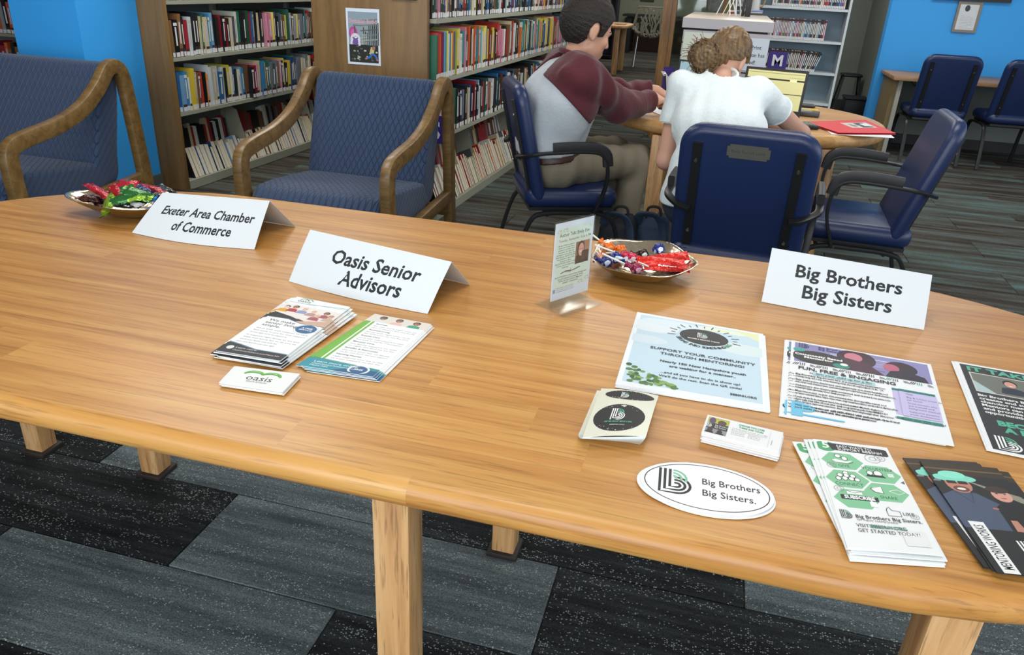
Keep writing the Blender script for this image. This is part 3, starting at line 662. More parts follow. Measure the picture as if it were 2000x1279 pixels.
# ================================================================== THE FRONT TABLE
TT = .757
def stadium(x0, x1, a0, a1, yc, b, n=26, e=2.0):
    out = []
    for k in range(n+1):
        th = -PI/2+PI*k/n; out.append((x1+a1*math.copysign(abs(math.cos(th))**(2/e), math.cos(th)), yc+b*math.copysign(abs(math.sin(th))**(2/e), math.sin(th))))
    for k in range(n+1):
        th = PI/2+PI*k/n; out.append((x0+a0*math.copysign(abs(math.cos(th))**(2/e), math.cos(th)), yc+b*math.copysign(abs(math.sin(th))**(2/e), math.sin(th))))
    return out
ft = thing('conference_table', 'long light-oak table with rounded ends in the foreground holding leaflets and name tents', 'table', (-.45, 1.285, 0)); fo = (-.45, 1.285, 0)
MB().slab(stadium(-1.22, .20, .64, .74, 1.295, .558), TT, .044, rnd=.021, seg=6).build('tabletop', OAK, ft, off=fo, smooth=math.radians(50))
def leg(x, y, w=.058, cap=True):
    MB().bbox((x, y, (TT-.045)/2+.004), (w, w, TT-.045-.008), .004).build('leg', OAKZ, ft, off=fo)
    MB().bbox((x, y, .0095), (w+.022, w+.022, .017), .004).build('floor_cup', mat('floor_cup_brown', '251c18', .6), ft, off=fo)
for x, y in ((-.372, .846), (.375, .846), (-.364, 1.506), (-1.413, 1.504), (-1.80, 1.49), (-1.413, .846)): leg(x, y)
MB().bbox((-.5, 1.17, TT-.075), (1.7, .03, .06), .004).build('apron', OAK, ft, off=fo)
# ================================================================== THE ROUND-ENDED TABLE BEHIND
T2 = .745
rt = thing('study_table', 'light-oak table with rounded ends where the two people sit', 'table', (.08, 4.45, 0)); ro = (.08, 4.45, 0)
MB().slab(stadium(-.05, .24, .62, .62, 4.45, .63), T2, .062, rnd=.029, seg=6).build('tabletop', OAK2, rt, off=ro, smooth=math.radians(50))
for x, y in ((-.262, 3.885), (.535, 3.94), (-.262, 4.95), (.535, 4.95)):
    MB().bbox((x, y, .34), (.075, .05, .68), .006).build('leg', OAKZ, rt, off=ro)
MB().bbox((.12, 4.45, .655), (.70, .04, .05), .004).build('apron', OAKZ, rt, off=ro)
# ------------------------------------------------------------------ flat print helper
INK = {}
def ink(h, rough=.55, emit=0):
    k = (h, emit)
    if k not in INK: INK[k] = mat('ink_'+h+('_lit' if emit else ''), h, rough, emit=emit)
    return INK[k]
class Print:
    """drawings in a sheet's own (u,v) metres, mapped by fn(u,v,w) onto the sheet"""
    def __init__(s, fn, emit=0): s.fn = fn; s.m = MB(); s.mats = []; s.k = 0; s.emit = emit; s.clip = None
    def mi(s, c):
        i = ink(c, emit=s.emit)
        if i not in s.mats: s.mats.append(i)
        return s.mats.index(i)
    def cl(s, q, i): return q if s.clip is None else min(max(q, s.clip[0]), s.clip[1+i])
    def lay(s, up=1): s.k += up; return .00010+.000008*s.k
    def poly(s, P, c): z = s.lay(); s.m.add([s.fn(a, b, z) for a, b in P], [tuple(range(len(P)))], s.mi(c))
    def rect(s, x0, y0, x1, y1, c, nx=1):
        z = s.lay(); V = []; F = []
        for k in range(nx+1): x = x0+(x1-x0)*k/nx; V += [s.fn(x, y0, z), s.fn(x, y1, z)]
        for k in range(nx): F.append((2*k, 2*k+2, 2*k+3, 2*k+1))
        s.m.add(V, F, s.mi(c))
    def ell(s, x, y, a, b, c, n=28, rot=0):
        z = s.lay(); rr = (.34, .67, 1) if max(a, b) > .02 else (1,); V = [s.fn(x, y, z)]; F = []
        for q in rr:
            for k in range(n): t = 2*PI*k/n; V.append(s.fn(s.cl(x+a*q*math.cos(t)*math.cos(rot)-b*q*math.sin(t)*math.sin(rot), 0), s.cl(y+a*q*math.cos(t)*math.sin(rot)+b*q*math.sin(t)*math.cos(rot), 1), z))
        for k in range(n): F.append((0, 1+k, 1+(k+1) % n))
        for j in range(len(rr)-1):
            for k in range(n): F.append((1+j*n+k, 1+(j+1)*n+k, 1+(j+1)*n+(k+1) % n, 1+j*n+(k+1) % n))
        s.m.add(V, F, s.mi(c))
    def stroke(s, P, w, c, closed=False):
        z = s.lay(); V = []; F = []; n = len(P); Q = [Vector((a, b)) for a, b in P]
        for i in range(n):
            a = Q[(i-1) % n] if (closed or i) else Q[0]; b = Q[(i+1) % n] if (closed or i < n-1) else Q[-1]
            t = (b-a); t = t.normalized() if t.length > 0 else Vector((1, 0)); q = Vector((-t.y, t.x))*w/2
            V += [s.fn(*(Q[i]+q), z), s.fn(*(Q[i]-q), z)]
        for i in range(n if closed else n-1): j = (i+1) % n; F.append((2*i, 2*i+1, 2*j+1, 2*j))
        s.m.add(V, F, s.mi(c))
    def ring(s, x, y, a, b, w, c, a0=0, a1=360, n=32):
        s.stroke([(x+a*math.cos(math.radians(a0+(a1-a0)*k/n)), y+b*math.sin(math.radians(a0+(a1-a0)*k/n))) for k in range(n if a1-a0 == 360 else n+1)], w, c, a1-a0 == 360)
    def text(s, t, x, y, size, c='1b1d20', al='L', bold=0.0, **kw):
        z = s.lay(0)+.00002; add_text(s.m, t, x, y, size, s.mi(c), al, bold, F3=lambda p: s.fn(p.x, p.y, z), **kw)
    def lines(s, x, y, w, n, dy, size, c='54585a', seed=1, words=None):
        r = random.Random(seed); wd = words or 'we work with your family to find the right care and support for you at no cost'.split()
        for i in range(n):
            L = []; 
            while len(' '.join(L)) < w/size*1.75: L.append(r.choice(wd))
            s.text(' '.join(L), x, y-i*dy, size, c, width=w*(1 if r.random() < .75 else .7))
    def build(s, name, parent, off=None): return s.m.build(name, s.mats, parent, smooth=False, off=off)
def sheet_fn(bl, br, tl, tr, w, h, z0=0.0):
    """bilinear sheet lying level"""
    bl, br, tl, tr = [Vector(p) for p in (bl, br, tl, tr)]
    def f(u, v, k): a, b = u/w, v/h; p = bl*(1-a)*(1-b)+br*a*(1-b)+tl*(1-a)*b+tr*a*b; return Vector((p.x, p.y, p.z+z0+k))
    return f
def sheet_mesh(fn, w, h, th, nx=1, ny=1):
    m = MB(); V = []; F = []
    for k in (0, -th):
        for j in range(ny+1):
            for i in range(nx+1): V.append(fn(w*i/nx, h*j/ny, k))
    N = (nx+1)*(ny+1)
    for j in range(ny):
        for i in range(nx):
            a = j*(nx+1)+i; F.append((a, a+1, a+nx+2, a+nx+1)); F.append((N+a, N+a+nx+1, N+a+nx+2, N+a+1))
    B = [i for i in range(nx+1)]+[j*(nx+1)+nx for j in range(1, ny+1)]+[ny*(nx+1)+i for i in range(nx-1, -1, -1)]+[j*(nx+1) for j in range(ny-1, 0, -1)]
    for i in range(len(B)): a, b = B[i], B[(i+1) % len(B)]; F.append((b, a, N+a, N+b))
    return m.add(V, F)
def vfn(o, ux, uy, nrm):
    o, ux, uy, nrm = [Vector(p) for p in (o, ux, uy, nrm)]
    return lambda u, v, k: o+ux*u+uy*v+nrm*k
# ================================================================== LAPTOPS AND THINGS ON THE BACK TABLE
SCRY = ['0e1013', 'cfcb92', '8b8a62', '303028', 'a8a678']
def laptop(name_label, hinge_l, hinge_r, lean, kind):
    hl, hr = Vector(hinge_l), Vector(hinge_r); ux = (hr-hl).normalized(); w = (hr-hl).length; fwd = Vector((ux.y, -ux.x, 0))   # fwd towards the user
    t = thing('laptop', name_label, 'laptop', (hl+hr)/2); off = (hl+hr)/2
    M = Matrix(((ux.x, -fwd.x, 0, hl.x), (ux.y, -fwd.y, 0, hl.y), (0, 0, 1, hl.z), (0, 0, 0, 1)))
    MB().bbox((w/2, -.125, .010), (w, .245, .018), .006, 0, M).build('base', BLACKP, t, off=off)
    kb = MB()
    for r_ in range(5):
        for c_ in range(14): kb.box((.025+c_*(w-.05)/13, -.035-r_*.02, .0205), (.017, .016, .003), 0, M)
    kb.build('keyboard', mat('key_black', '0c0d0f', .5), t, off=off)['kind'] = 'stuff'
    h = .232; up = (Vector((0, 0, 1))*math.cos(lean)-fwd*math.sin(lean)); nr = (fwd*math.cos(lean)+Vector((0, 0, 1))*math.sin(lean))
    fn = vfn(hl+Vector((0, 0, .014)), ux, up, nr)
    lid = sheet_mesh(fn, w, h, .008).build('lid', BLACKP, t, off=off)
    p = Print(fn, .32 if kind == 'yellow' else .2)
    if kind == 'yellow':
        b = .013; p.rect(b, .03, w-b, h-.013, 'c9c58c'); p.rect(b, h-.058, w-b, h-.050, '1d1e1a'); p.rect(b, h-.025, w-b, h-.022, '8f8d68'); p.rect(b, h-.125, w-b, h-.121, '2a2a22'); p.rect(b+.02, h-.148, w-.06, h-.146, '6b6a4c')
        p.text('file edit view insert tools', w-.02, h-.042, .007, '55543e', 'R'); p.text('- - - - - - - - - - - - -', w-.02, h-.140, .007, '55543e', 'R'); p.rect(w-.085, h-.060, w-.05, h-.049, 'e0dca8')
    else:
        b = .010; p.rect(b, .02, w-b, h-.010, '8fb0bd'); p.lines(.06, h-.05, w*.5, 8, .014, .007, '5b7886', 3)
    p.build('display', lid, off=off); return t
zt = T2+.0015
laptop('laptop with yellow screen beside the woman', (.100, 4.36, zt), (.410, 4.30, zt), math.radians(11), 'yellow')
laptop('laptop with pale blue screen behind the woman\'s head', (-.265, 4.50, zt), (.055, 4.43, zt), math.radians(14), 'blue')
# red folder
F_ = [at(1573, 237, T2+.012), at(1638, 259, T2+.012), at(1750, 260, T2+.012), at(1690, 234, T2+.012)]
t = thing('folder', 'red paper folder with photo label on the round-ended table', 'folder', F_[1]); off = t.location
fn = sheet_fn(F_[1], F_[2], F_[0], F_[3], .30, .23); sheet_mesh(fn, .30, .23, .0015, 4, 1).build('cover', mat('red_card', 'd8383c', .5), t, off=off)
fb = sheet_fn(F_[1], F_[2], F_[0], F_[3], .30, .23, -.006); sheet_mesh(fb, .30, .23, .0015).build('back_cover', mat('red_card', 'd8383c'), t, off=off)
p = Print(fn); p.rect(.14, .09, .27, .185, 'c9ccc4'); p.rect(.20, .095, .25, .18, '31424c'); p.rect(.16, .10, .18, .16, '9a8f80'); p.rect(.225, .12, .26, .165, 'dfe6e2'); p.rect(.165, .13, .215, .145, '7f6f72'); p.rect(.235, .10, .26, .115, '2f8a5a'); p.build('photo_label', t, off=off)
G_ = [at(1600, 243, T2+.003), at(1624, 262, T2+.003), at(1747, 269, T2+.003), at(1725, 250, T2+.003)]
o = sheet_mesh(sheet_fn(G_[1], G_[2], G_[0], G_[3], .28, .2), .28, .2, .0016).build('paper', WHITE); tag(o, 'white papers sticking out under the red folder', 'paper')
# calculator
c = at(1572, 249, T2); t = thing('calculator', 'black desk calculator between the woman\'s arm and the red folder', 'calculator', (c.x, c.y, T2+.001), math.radians(20))
MB().bbox((0, 0, .010), (.085, .13, .018), .004).build('case', BLACKP, t)
MB().box((0, .045, .0195), (.066, .022, .002)).build('display', mat('lcd', '55604f', .3), t)
for r_ in range(4):
    for c_ in range(4): MB().bbox((-.027+.018*c_, .015-.019*r_, .0205), (.013, .012, .004), .001, seg=1).build('key', mat('calc_key', '7f857c', .5), t)
c = at(1575, 226, T2); t = thing('hard_drive', 'small dark grey box with label beside the laptop', 'drive', (c.x, c.y, T2+.001), math.radians(-8))
MB().bbox((0, 0, .012), (.13, .085, .022), .004).build('case', mat('dark_slate_plastic', '43464b', .4), t); MB().box((-.01, .01, .0240), (.07, .04, .0010)).build('label', mat('grey_label', '8d8b86', .5), t)
c = at(1573, 216, T2); t = thing('highlighter', 'pale yellow pen lying behind the small dark box', 'pen', (c.x, c.y, T2+.008)); MB().cyl((-.055, 0, 0), (.03, -.01, 0), .007, 10).build('barrel', mat('cream_plastic', 'd8cf9a', .4), t); MB().cyl((.0305, -.01, 0), (.065, -.014, 0), .0075, 10).build('cap', mat('yellow_plastic', 'e6c24a', .4), t)
c = at(1572, 208, T2); o = MB().slab(rrect(.17, .11, .03), .012, .012, 0, rnd=.005).build('case', mat('black_leather', '1e1f22', .5)); o.name = 'glasses_case'; o.location = (c.x-.03, c.y, T2+.001); tag(o, 'flat black case behind the laptop near the table edge', 'case')
c = at(1532, 216, T2+.03); o = MB().cyl((0, 0, 0), (.05, .0, .085), .005, 8).build('mechanical_pencil', mat('mint_plastic', 'a8d8d8', .4)); o.location = (c.x-.03, c.y, T2+.004); tag(o, 'pale mint pencil in front of the yellow screen', 'pencil')
for nm, q, lab in (('paper', [(1262, 213), (1310, 232), (1345, 222), (1300, 205)], 'white sheet of paper under the man\'s hands'), ('paper', [(1440, 248), (1560, 262), (1540, 226), (1450, 215)], 'white sheet of paper by the woman\'s right hand')):
    Q = [at(a, b, T2+.003) for a, b in q]; o = sheet_mesh(sheet_fn(Q[0], Q[1], Q[3], Q[2], .28, .2), .28, .2, .0014).build(nm, WHITE); tag(o, lab, 'paper')
# ================================================================== SLATWALL STAND
LAM = mat('grey_laminate', 'b4b4bc', .45, noise=.06, nscale=300)
k0, k1, ky, kz = -.318, .262, 5.5, 1.172
t = thing('display_stand', 'grey laminate slatwall display stand behind the woman', 'display stand', ((k0+k1)/2, ky, 0)); off = t.location
MB().bbox(((k0+k1)/2, ky+.72, kz-.032), (k1-k0, 1.44, .064), .004).build('top', mat('laminate_top', 'b9ada0', .3), t, off=off)
MB().box(((k0+k1)/2, ky-.002, kz-.032), (k1-k0, .003, .060)).build('top_edge', LAM, t, off=off)
MB().b2((k0+.03, ky+.03, 0), (k1-.03, ky+1.4, kz-.068)).build('core', mat('groove_black', '1b1c20', .6), t, off=off)
for i in range(13):
    z1 = kz-.076-.083*i; MB().b2((k0+.012, ky+.006, max(z1-.074, .01)), (k1-.012, ky+.029, z1)).build('slat_board', LAM, t, off=off)
fs = lambda x, z: vfn((x, ky-.001, z), (1, 0, 0), (0, 0, 1), (0, -1, 0))
def wallsheet(name, label, x, z, w, h, col, draw, y=None, cat='sign', rot=0, parent=None):
    yy = ky-.0005 if y is None else y; c, s_ = math.cos(rot), math.sin(rot)
    fn = vfn((x, yy, z), (c, 0, s_), (-s_, 0, c), (0, -1, 0)); o = sheet_mesh(fn, w, h, .0012).build(name, mat('paper_'+col, col, .6), off=(x, yy, z)); o.location = (x, yy, z)
    p = Print(lambda u, v, k: fn(u, v, k)-Vector((x, yy, z))); draw(p, w, h); p.build('print', o)
    if parent: o.parent = parent
    else: tag(o, label, cat)
    return o
xa = aty(1337, 60, ky-.002).x
wallsheet('paper_sign', 'pale green sign with red large-print lettering on the slatwall', xa, .885, .245, .20, 'd3ddd2', lambda p, w, h: (p.text('LARGE', w*.34, h-.062, .045, 'a8493c', 'L', .03), p.text('PRINT', w*.34, h-.12, .045, 'a8493c', 'L', .03), p.text('fiction', w*.3, h-.165, .02, '4a7a5a')))
xb = aty(1426, 60, ky-.002).x
wallsheet('paper_sign', 'white sign reading large print non-fiction has moved', xb, .868, .258, .203, 'cfdcea', lambda p, w, h: (p.text('Large Print', w*.54, h-.068, .034, '22282e', 'C', .012), p.text('Non-Fiction has', w*.54, h-.115, .034, '22282e', 'C', .012, width=.205), p.text('Moved!', w*.54, h-.160, .034, '22282e', 'C', .012)))
# items on the stand
def P_(px, py): return at(px, py, kz)
GALV = mat('galvanised', '8f9490', .35, .7, noise=.25, nscale=30)
c = P_(1394, 22); t = thing('metal_bucket', 'galvanised metal bucket on the display stand', 'bucket', (c.x, c.y, kz+.001))
MB().lathe([(0, 0), (.062, 0), (.066, .01), (.088, .22), (.091, .225), (.086, .222), (.062, .012), (0, .012)], 28).build('pail', GALV, t)
MB().tube([(.09*math.cos(a), .0, .215+.10*math.sin(a)) for a in [PI*k/16 for k in range(17)]], .003, 6).build('handle', GALV, t)
EAS = mat('easel_white', 'd4d2cc', .4)
for i, (px, lab) in enumerate(((1431, 'left small white easel'), (1443, 'middle small white easel'), (1451, 'right small white easel'))):
    c = P_(px, 32-i*.6); t = thing('tabletop_easel', lab+' on the display stand', 'easel', (c.x, c.y-.02*i, kz+.001), math.radians(68), 'small easels on the display stand')
    for s in (-1, 1): MB().tube([(s*.055, 0, 0.004), (s*.008, .05, .19)], .004, 6).build('leg', EAS, t)
    MB().tube([(0, .13, .004), (0, .055, .19)], .004, 6).build('rear_leg', EAS, t); MB().tube([(-.045, .010, .035), (.045, .010, .035)], .004, 6).build('ledge', EAS, t)
c = P_(1459, 33); t = thing('picture_board', 'black picture boards standing on the easels', 'board', (c.x, c.y+.03, kz+.001)); MB().bbox((0, 0, .11), (.042, .05, .22), .002).build('board', BLACKP, t); MB().bbox((-.034, .04, .11), (.02, .05, .22), .002).build('board', mat('board_charcoal', '2b2a28', .5), t)
c = P_(1473, 24); t = thing('white_jug', 'white jug with wooden handle on the stand', 'jug', (c.x, c.y+.1, kz+.001)); MB().lathe([(0, 0), (.045, 0), (.05, .02), (.042, .13), (.05, .2), (.046, .2), (.038, .13), (.044, .02), (0, .01)], 20).build('body', mat('white_glaze', 'd5d6d4', .2), t); MB().tube(curve_pts([(.046, -.02, .17), (.085, -.03, .15), (.075, -.03, .07), (.045, -.02, .04)], 6), .006, 8).build('handle', mat('tan_handle', 'b88f4e', .5), t)
c = P_(1490, 22); t = thing('framed_picture', 'pale framed picture leaning at the rear of the stand', 'picture frame', (c.x+.02, c.y+.35, kz+.001)); MB().bbox((0, 0, .09), (.17, .015, .18), .003).build('frame', mat('frame_mint', 'b5cbc9', .5), t); MB().box((0, -.0085, .09), (.12, .002, .13)).build('picture', mat('print_skyblue', 'a5c6d8', .5), t)
for k, (px, py, cc) in enumerate(((1480, 29, '3c3b3a'), (1480, 27, 'a9a4a6'), (1480, 26, '6f86b8'))):
    c = P_(px, 29)-Vector((.03, .1, 0)); o = MB().bbox((0, 0, .006), (.115, .09, .011), .001).build('magazine', mat('mag_'+cc, cc, .5)); o.location = (c.x, c.y, kz+.001+.0125*k); o.rotation_euler.z = .06*k; tag(o, ['dark booklet at the bottom of the pile on the stand', 'grey booklet in the middle of the pile on the stand', 'blue booklet on top of the pile on the stand'][k], 'booklet', 'booklets on the stand')
for k, (px, cc) in enumerate(((1416, 'b5a92c'), (1421, 'c7bb3a'))):
    c = P_(px, 20); o = MB().bbox((0, 0, .10), (.022, .006, .20), .001).build('bookmark', mat('bm_'+cc, cc, .5)); o.location = (c.x, c.y+.15*k, kz+.004); o.rotation_euler = (0, math.radians(-16), 0); tag(o, ['yellow card strip right of the bucket, front one', 'yellow card strip right of the bucket, rear one'][k], 'card')
c = P_(1428, 27); o = MB().ball((0, 0, .014), (.013, .013, .014), nu=12, nv=8).build('wax_ball', mat('red_wax', '9c2a22', .5)); o.name = 'red_bead'; o.location = (c.x, c.y, kz); tag(o, 'small red ball between the easels on the stand', 'ornament')
# purple letter signs
PUR = mat('purple_card', '3a2480', .5)
def lettersign(label, x, y, z, w, h, ch, rz=0.0, tx=None):
    t = thing('letter_sign', label, 'sign', (x, y, z), rz); MB().box((0, 0, h/2), (w, .004, h)).build('plate', PUR, t)
    m = MB(); add_text(m, ch, tx or 0, h*.17, h*.9, 0, 'C', .03, M=Matrix.Translation((0, -.0025, 0)) @ Matrix.Rotation(PI/2, 4, 'X')); m.build('letter', mat('letter_white', 'dfe3ea', .5), t, smooth=False)
lettersign('purple sign with white letter S on the poster bookcase', XR+.005, 4.14, .47, .11, .155, 'S')
c = aty(1518, 124, 7.95); lettersign('purple sign with white letter M on the white media shelf', c.x, 7.998, .69, .17, .15, 'M')
c = aty(1318, 122, 6.0); lettersign('purple sign with white letter Y left of the slatwall stand', -.43, 6.45, .58, .085, .19, 'Y')
MB().b2((-.434, 6.453, .0), (-.426, 6.457, .578)).build('post', BLACKM, [o for o in bpy.data.objects if o.get('label', '').startswith('purple sign with white letter Y')][0], off=(-.43, 6.45, .58))
# poster on the end panel
def poster(p, w, h):
    b = .012; p.rect(b, b, w-b, h-.017, '8fa0ac'); r = random.Random(4)
    p.rect(b, b, w-b, h*.36, '23241f')
    for i in range(26): x = r.uniform(b+.01, w-.03); y = r.uniform(b+.01, h*.34); a = r.uniform(.006, .018); p.poly([(x, y), (x+a, y-.002), (x+a*1.2, y+.005), (x+a*.4, y+.008)], r.choice(['8c8d86', 'c6c7c0', '5a5b52', '3c3d38', '9aa090']))
    p.ell(.040, h*.56, .026, .035, 'b04d90'); p.ell(.040, h*.56, .015, .022, 'c96aa8')
    for i in range(9): x = w*.50+i*.011; y = h*.36; hh = r.uniform(.06, .135); p.rect(x, y, x+.006, min(y+hh, h-.02), r.choice(['23241f', '3e3f3a', '16170f', '55564e'])); 
    for i in range(5): y = h*.42+i*.026; p.poly([(w*.42, y), (w-b-.001, y+.012), (w-b-.001, y+.018), (w*.42, y+.006)], r.choice(['7b7c72', '5a5b52', '9a9b92']))
    p.rect(w*.24, h*.50, w*.27, h*.70, '4a4038'); p.rect(w*.20, h*.69, w*.5, h*.715, '77776c')
    for i in range(7): y = h*.38+i*.008; p.rect(w*.45, y, w*.62, y+.003, 'b9bab0')
    p.ell(w*.26, h*.46, .030, .030, 'd9d4e2'); p.ell(w*.26, h*.43, .022, .022, '7656a0'); p.ell(w*.27, h*.51, .011, .011, 'e8e6ee'); p.rect(w*.24, h*.505, w*.30, h*.513, '3c3550'); p.stroke([(w*.17, h*.47), (w*.12, h*.36)], .012, 'e0dce8'); p.stroke([(w*.36, h*.47), (w*.38, h*.34)], .012, 'e0dce8')
    p.poly([(w*.66, h*.20), (w*.72, h*.33), (w*.83, h*.32), (w*.80, h*.19)], 'c8bb86'); p.ell(w*.80, h*.31, .010, .010, 'a8705a')
    p.stroke([(w*.76, h*.21), (w*.66, h*.14), (w*.57, h*.12)], .011, '2d6fc0'); p.stroke([(w*.76, h*.21), (w*.86, h*.17), (w*.89, h*.11)], .011, '2d6fc0'); p.ell(w*.56, h*.115, .007, .005, 'c8605a'); p.ell(w*.90, h*.10, .007, .005, 'c8605a')
    p.text('Dystopian Books', w*.5, h*.745, .032, 'e6a8b8', 'C', .01, width=w*.84)
pa = aty(682, 123, 4.118); pb = aty(672, 5, 4.118); pc = aty(753, 128, 4.118)
wallsheet('poster', 'Dystopian Books poster taped to the wooden end panel', pa.x-.006, pa.z-.004, .200, .292, 'dbe6f4', poster, y=4.117, cat='poster', rot=math.radians(.5))
c = aty(786, 2, 4.10); t = thing('sign_holder', 'dark sign holder at the top of the wooden end panel', 'sign', (c.x, 4.112, c.z)); MB().bbox((0, 0, .012+.05), (.15, .012, .11), .003).build('holder', mat('dark_wood_plate', '3f3222', .5), t)
# ================================================================== WHITE MEDIA SHELVES
WS = mat('white_metal_shelf', 'c3ccd0', .4); WSB = mat('shelf_back_blue', '7f97a6', .5)
t = thing('media_shelves', 'white metal shelves with disc cases behind the display stand', 'shelves', (.5, 8.1, 0)); off = t.location
for x in (.0, 1.0): MB().b2((x, 8.0, 0), (x+.02, 8.27, 1.7)).build('side_panel', WS, t, off=off)
MB().b2((.02, 8.255, .0), (1.0, 8.27, 1.7)).build('back_panel', WSB, t, off=off)
for z in (.12, .405, .68, .955, 1.235, 1.5): MB().b2((.021, 8.003, z-.022), (.999, 8.254, z)).build('shelf', WS, t, off=off)
def disc_mesh():
    m = MB(); m.box((.5, .067, .5), (.96, .134, 1), 0); m.box((.5, -.0006, .07), (.98, .001, .13), 2); m.box((.5, -.0006, .55), (.5, .001, .5), 4); m.box((.5, -.0006, .93), (.98, .001, .10), 3); return mkmesh('disc_case', m.v, m.f, BM, m.m)
DM = disc_mesh(); DC = {}
def disc(x, z, cname, lean, where):
    o = bpy.data.objects.new('disc_case', DM); COL.objects.link(o); o.color = lin(random.choice(PALNAME[cname])); w = .0125
    o.matrix_world = Matrix.Translation((x, 8.006, z)) @ Matrix.Rotation(lean, 4, 'Y') @ Matrix.Diagonal((w, 1, .178, 1))
    DC[(cname, where)] = DC.get((cname, where), 0)+1
    tag(o, f'{ONAMES[min(DC[(cname, where)], 20)-1]} {cname} disc case from the left on the {where} media shelf', 'disc case', f'disc cases on the {where} media shelf')
DCOL = ['black', 'grey', 'white', 'red', 'blue', 'brown', 'cream', 'purple', 'black', 'grey', 'dark green', 'pink']
x = .33
while x < .955: disc(x, 1.236, random.choice(DCOL), 0, 'upper'); x += .0145
x = .33
while x < .835: disc(x, .956, random.choice(DCOL), 0, 'middle'); x += .0138
x = .33
while x < .80: disc(x, .682, random.choice(DCOL), .05+.25*max(0, (x-.6)/.2), 'lower'); x += .0150
# ================================================================== DESK AGAINST THE BLUE WALL
t = thing('wall_desk', 'long brown-topped desk against the blue wall', 'desk', (2.6, 8.2, 0)); off = t.location
MB().bbox((3.05, 8.27, .685), (3.1, .68, .036), .006).build('desktop', wood('tan_desktop', '8a6848', 'a07c58', 'b08c68', (1.2, 20, 20), .5, .05), t, off=off)
MB().b2((1.565, 8.0, 0), (1.60, 8.6, .666)).build('side_panel', mat('desk_white_leg', 'a8a89c', .6), t, off=off); MB().b2((1.53, 8.05, 0), (1.564, 8.6, .666)).build('side_trim', mat('desk_tan_trim', '7d6a45', .6), t, off=off)
MB().tube(curve_pts([(1.66, 7.97, .665), (1.70, 7.97, .63), (1.76, 7.98, .64), (1.78, 8.0, .664)], 5), .006, 6).build('cable', BLACKP, t, off=off)
t = thing('notice_frame', 'wood-framed printed notice on the blue wall', 'frame', (1.97, 8.6, 1.1)); fa = aty(1858, 62, 8.6); fb_ = aty(1904, 68, 8.6); fc_ = aty(1871, 4, 8.6)
w = (fb_-fa).length; h = fc_.z-fa.z+.01; t.location = (fa.x, 8.605, fa.z); GW = mat('grey_wood_frame', '8a8074', .6)
for a, b in (((0, 0), (w, .022)), ((0, h-.022), (w, h)), ((0, .0225), (.022, h-.0225)), ((w-.022, .0225), (w, h-.0225))): MB().b2((a[0], 0, a[1]), (b[0], .02, b[1])).build('frame_side', GW, t)
MB().b2((.0225, .008, .0225), (w-.0225, .019, h-.0225)).build('sheet', mat('notice_paper', 'd5dade', .6), t)
p = Print(vfn((0, .008, 0), (1, 0, 0), (0, 0, 1), (0, -1, 0))); p.lines(.05, h-.13, w-.10, 14, .0135, .009, '70767c', 5); p.ell(.09, h-.06, .022, .028, '3d4045'); p.build('print', t)
t = thing('wall_screen', 'black-framed picture at the top of the blue wall', 'picture', (2.2, 8.6, 1.36)); a = aty(1830, 0, 8.6); b = aty(1974, 6, 8.6)
MB().b2((a.x-.04, 8.585, b.z), (b.x, 8.622, b.z+.5)).build('frame', BLACKP, t, off=t.location)
# black stool and crate by the grey wall
c = aty(1686, 160, 10.2); t = thing('step_stool', 'black stool by the grey wall behind the round-ended table', 'stool', (c.x-.13, 10.32, 0))
MB().slab(rrect(.24, .24, .05), .50, .03, rnd=.014).build('seat', BLACKP, t)
for sx in (-1, 1):
    for sy in (-1, 1): MB().tube([(sx*.09, sy*.08, .48), (sx*.15, sy*.13, 0)], .014, 8, flat=(.028, .02)).build('leg', BLACKP, t)
c = aty(1676, 205, 9.9); t = thing('storage_crate', 'dark navy crate in front of the black stool', 'crate', (c.x-.02, 9.88, 0)); m = MB()
m.bbox((0, 0, .135), (.30, .26, .26), .012).build('body', mat('crate_navy', '14161f', .5), t); MB().bbox((0, 0, .278), (.32, .28, .024), .006).build('lid', mat('crate_lid', '1d1f28', .5), t)
# ================================================================== FAR ROOM
c = at(1270, 103, 0); LAT = mat('lattice_cream', '9c9886', .5)
t = thing('lattice_chair', 'cream openwork plastic chair in the far room', 'chair', (-1.42, 14.8, 0), math.radians(8)); t.scale = (1.2, 1.2, 1.2); m = MB(); r = random.Random(3)
def sh(u, v):     # u -1..1, v 0 (seat front) .. 1 (top)
    if v < .42: y = .22-v/.42*.40; z = .44-.03*math.sin(v/.42*PI)+(.10*abs(u)**2.4); return Vector((u*.25, y*1.0, z))
    k = (v-.42)/.58; return Vector((u*(.26-.06*k), -.18-.10*k+.05*u*u, .44+.40*k+.10*abs(u)**2.4*(1-k)))
rim = [sh(-1, v/10) for v in range(11)]+[sh(u/5-1, 1) for u in range(1, 11)]+[sh(1, 1-v/10) for v in range(1, 11)]+[sh(1-u/5, 0) for u in range(1, 10)]
m.tube(rim+[rim[0]], .014, 6); m.build('rim', LAT, t); m = MB()
for i in range(46):
    u = r.uniform(-.95, .95); v = r.uniform(.02, .8); pts = [sh(u, v)]
    for k in range(4): u = max(-.97, min(.97, u+r.uniform(-.16, .16)+.05*u)); v = min(.98, v+.085); pts.append(sh(u, v))
    m.tube(pts, .011, 5)
o = m.build('lattice', LAT, t); o['kind'] = 'stuff'
for sx in (-1, 1):
    for sy in (-1, 1): MB().tube([(sx*.17, sy*.13, .43), (sx*.20, sy*.22, 0)], .009, 6).build('leg', CHROME, t)
PB = mat('purple_black_shelf', '1d1828', .6); t = thing('dark_bookcase', 'dark purple bookcase in the far room', 'bookcase', (-2.75, 15.7, 0)); off = t.location
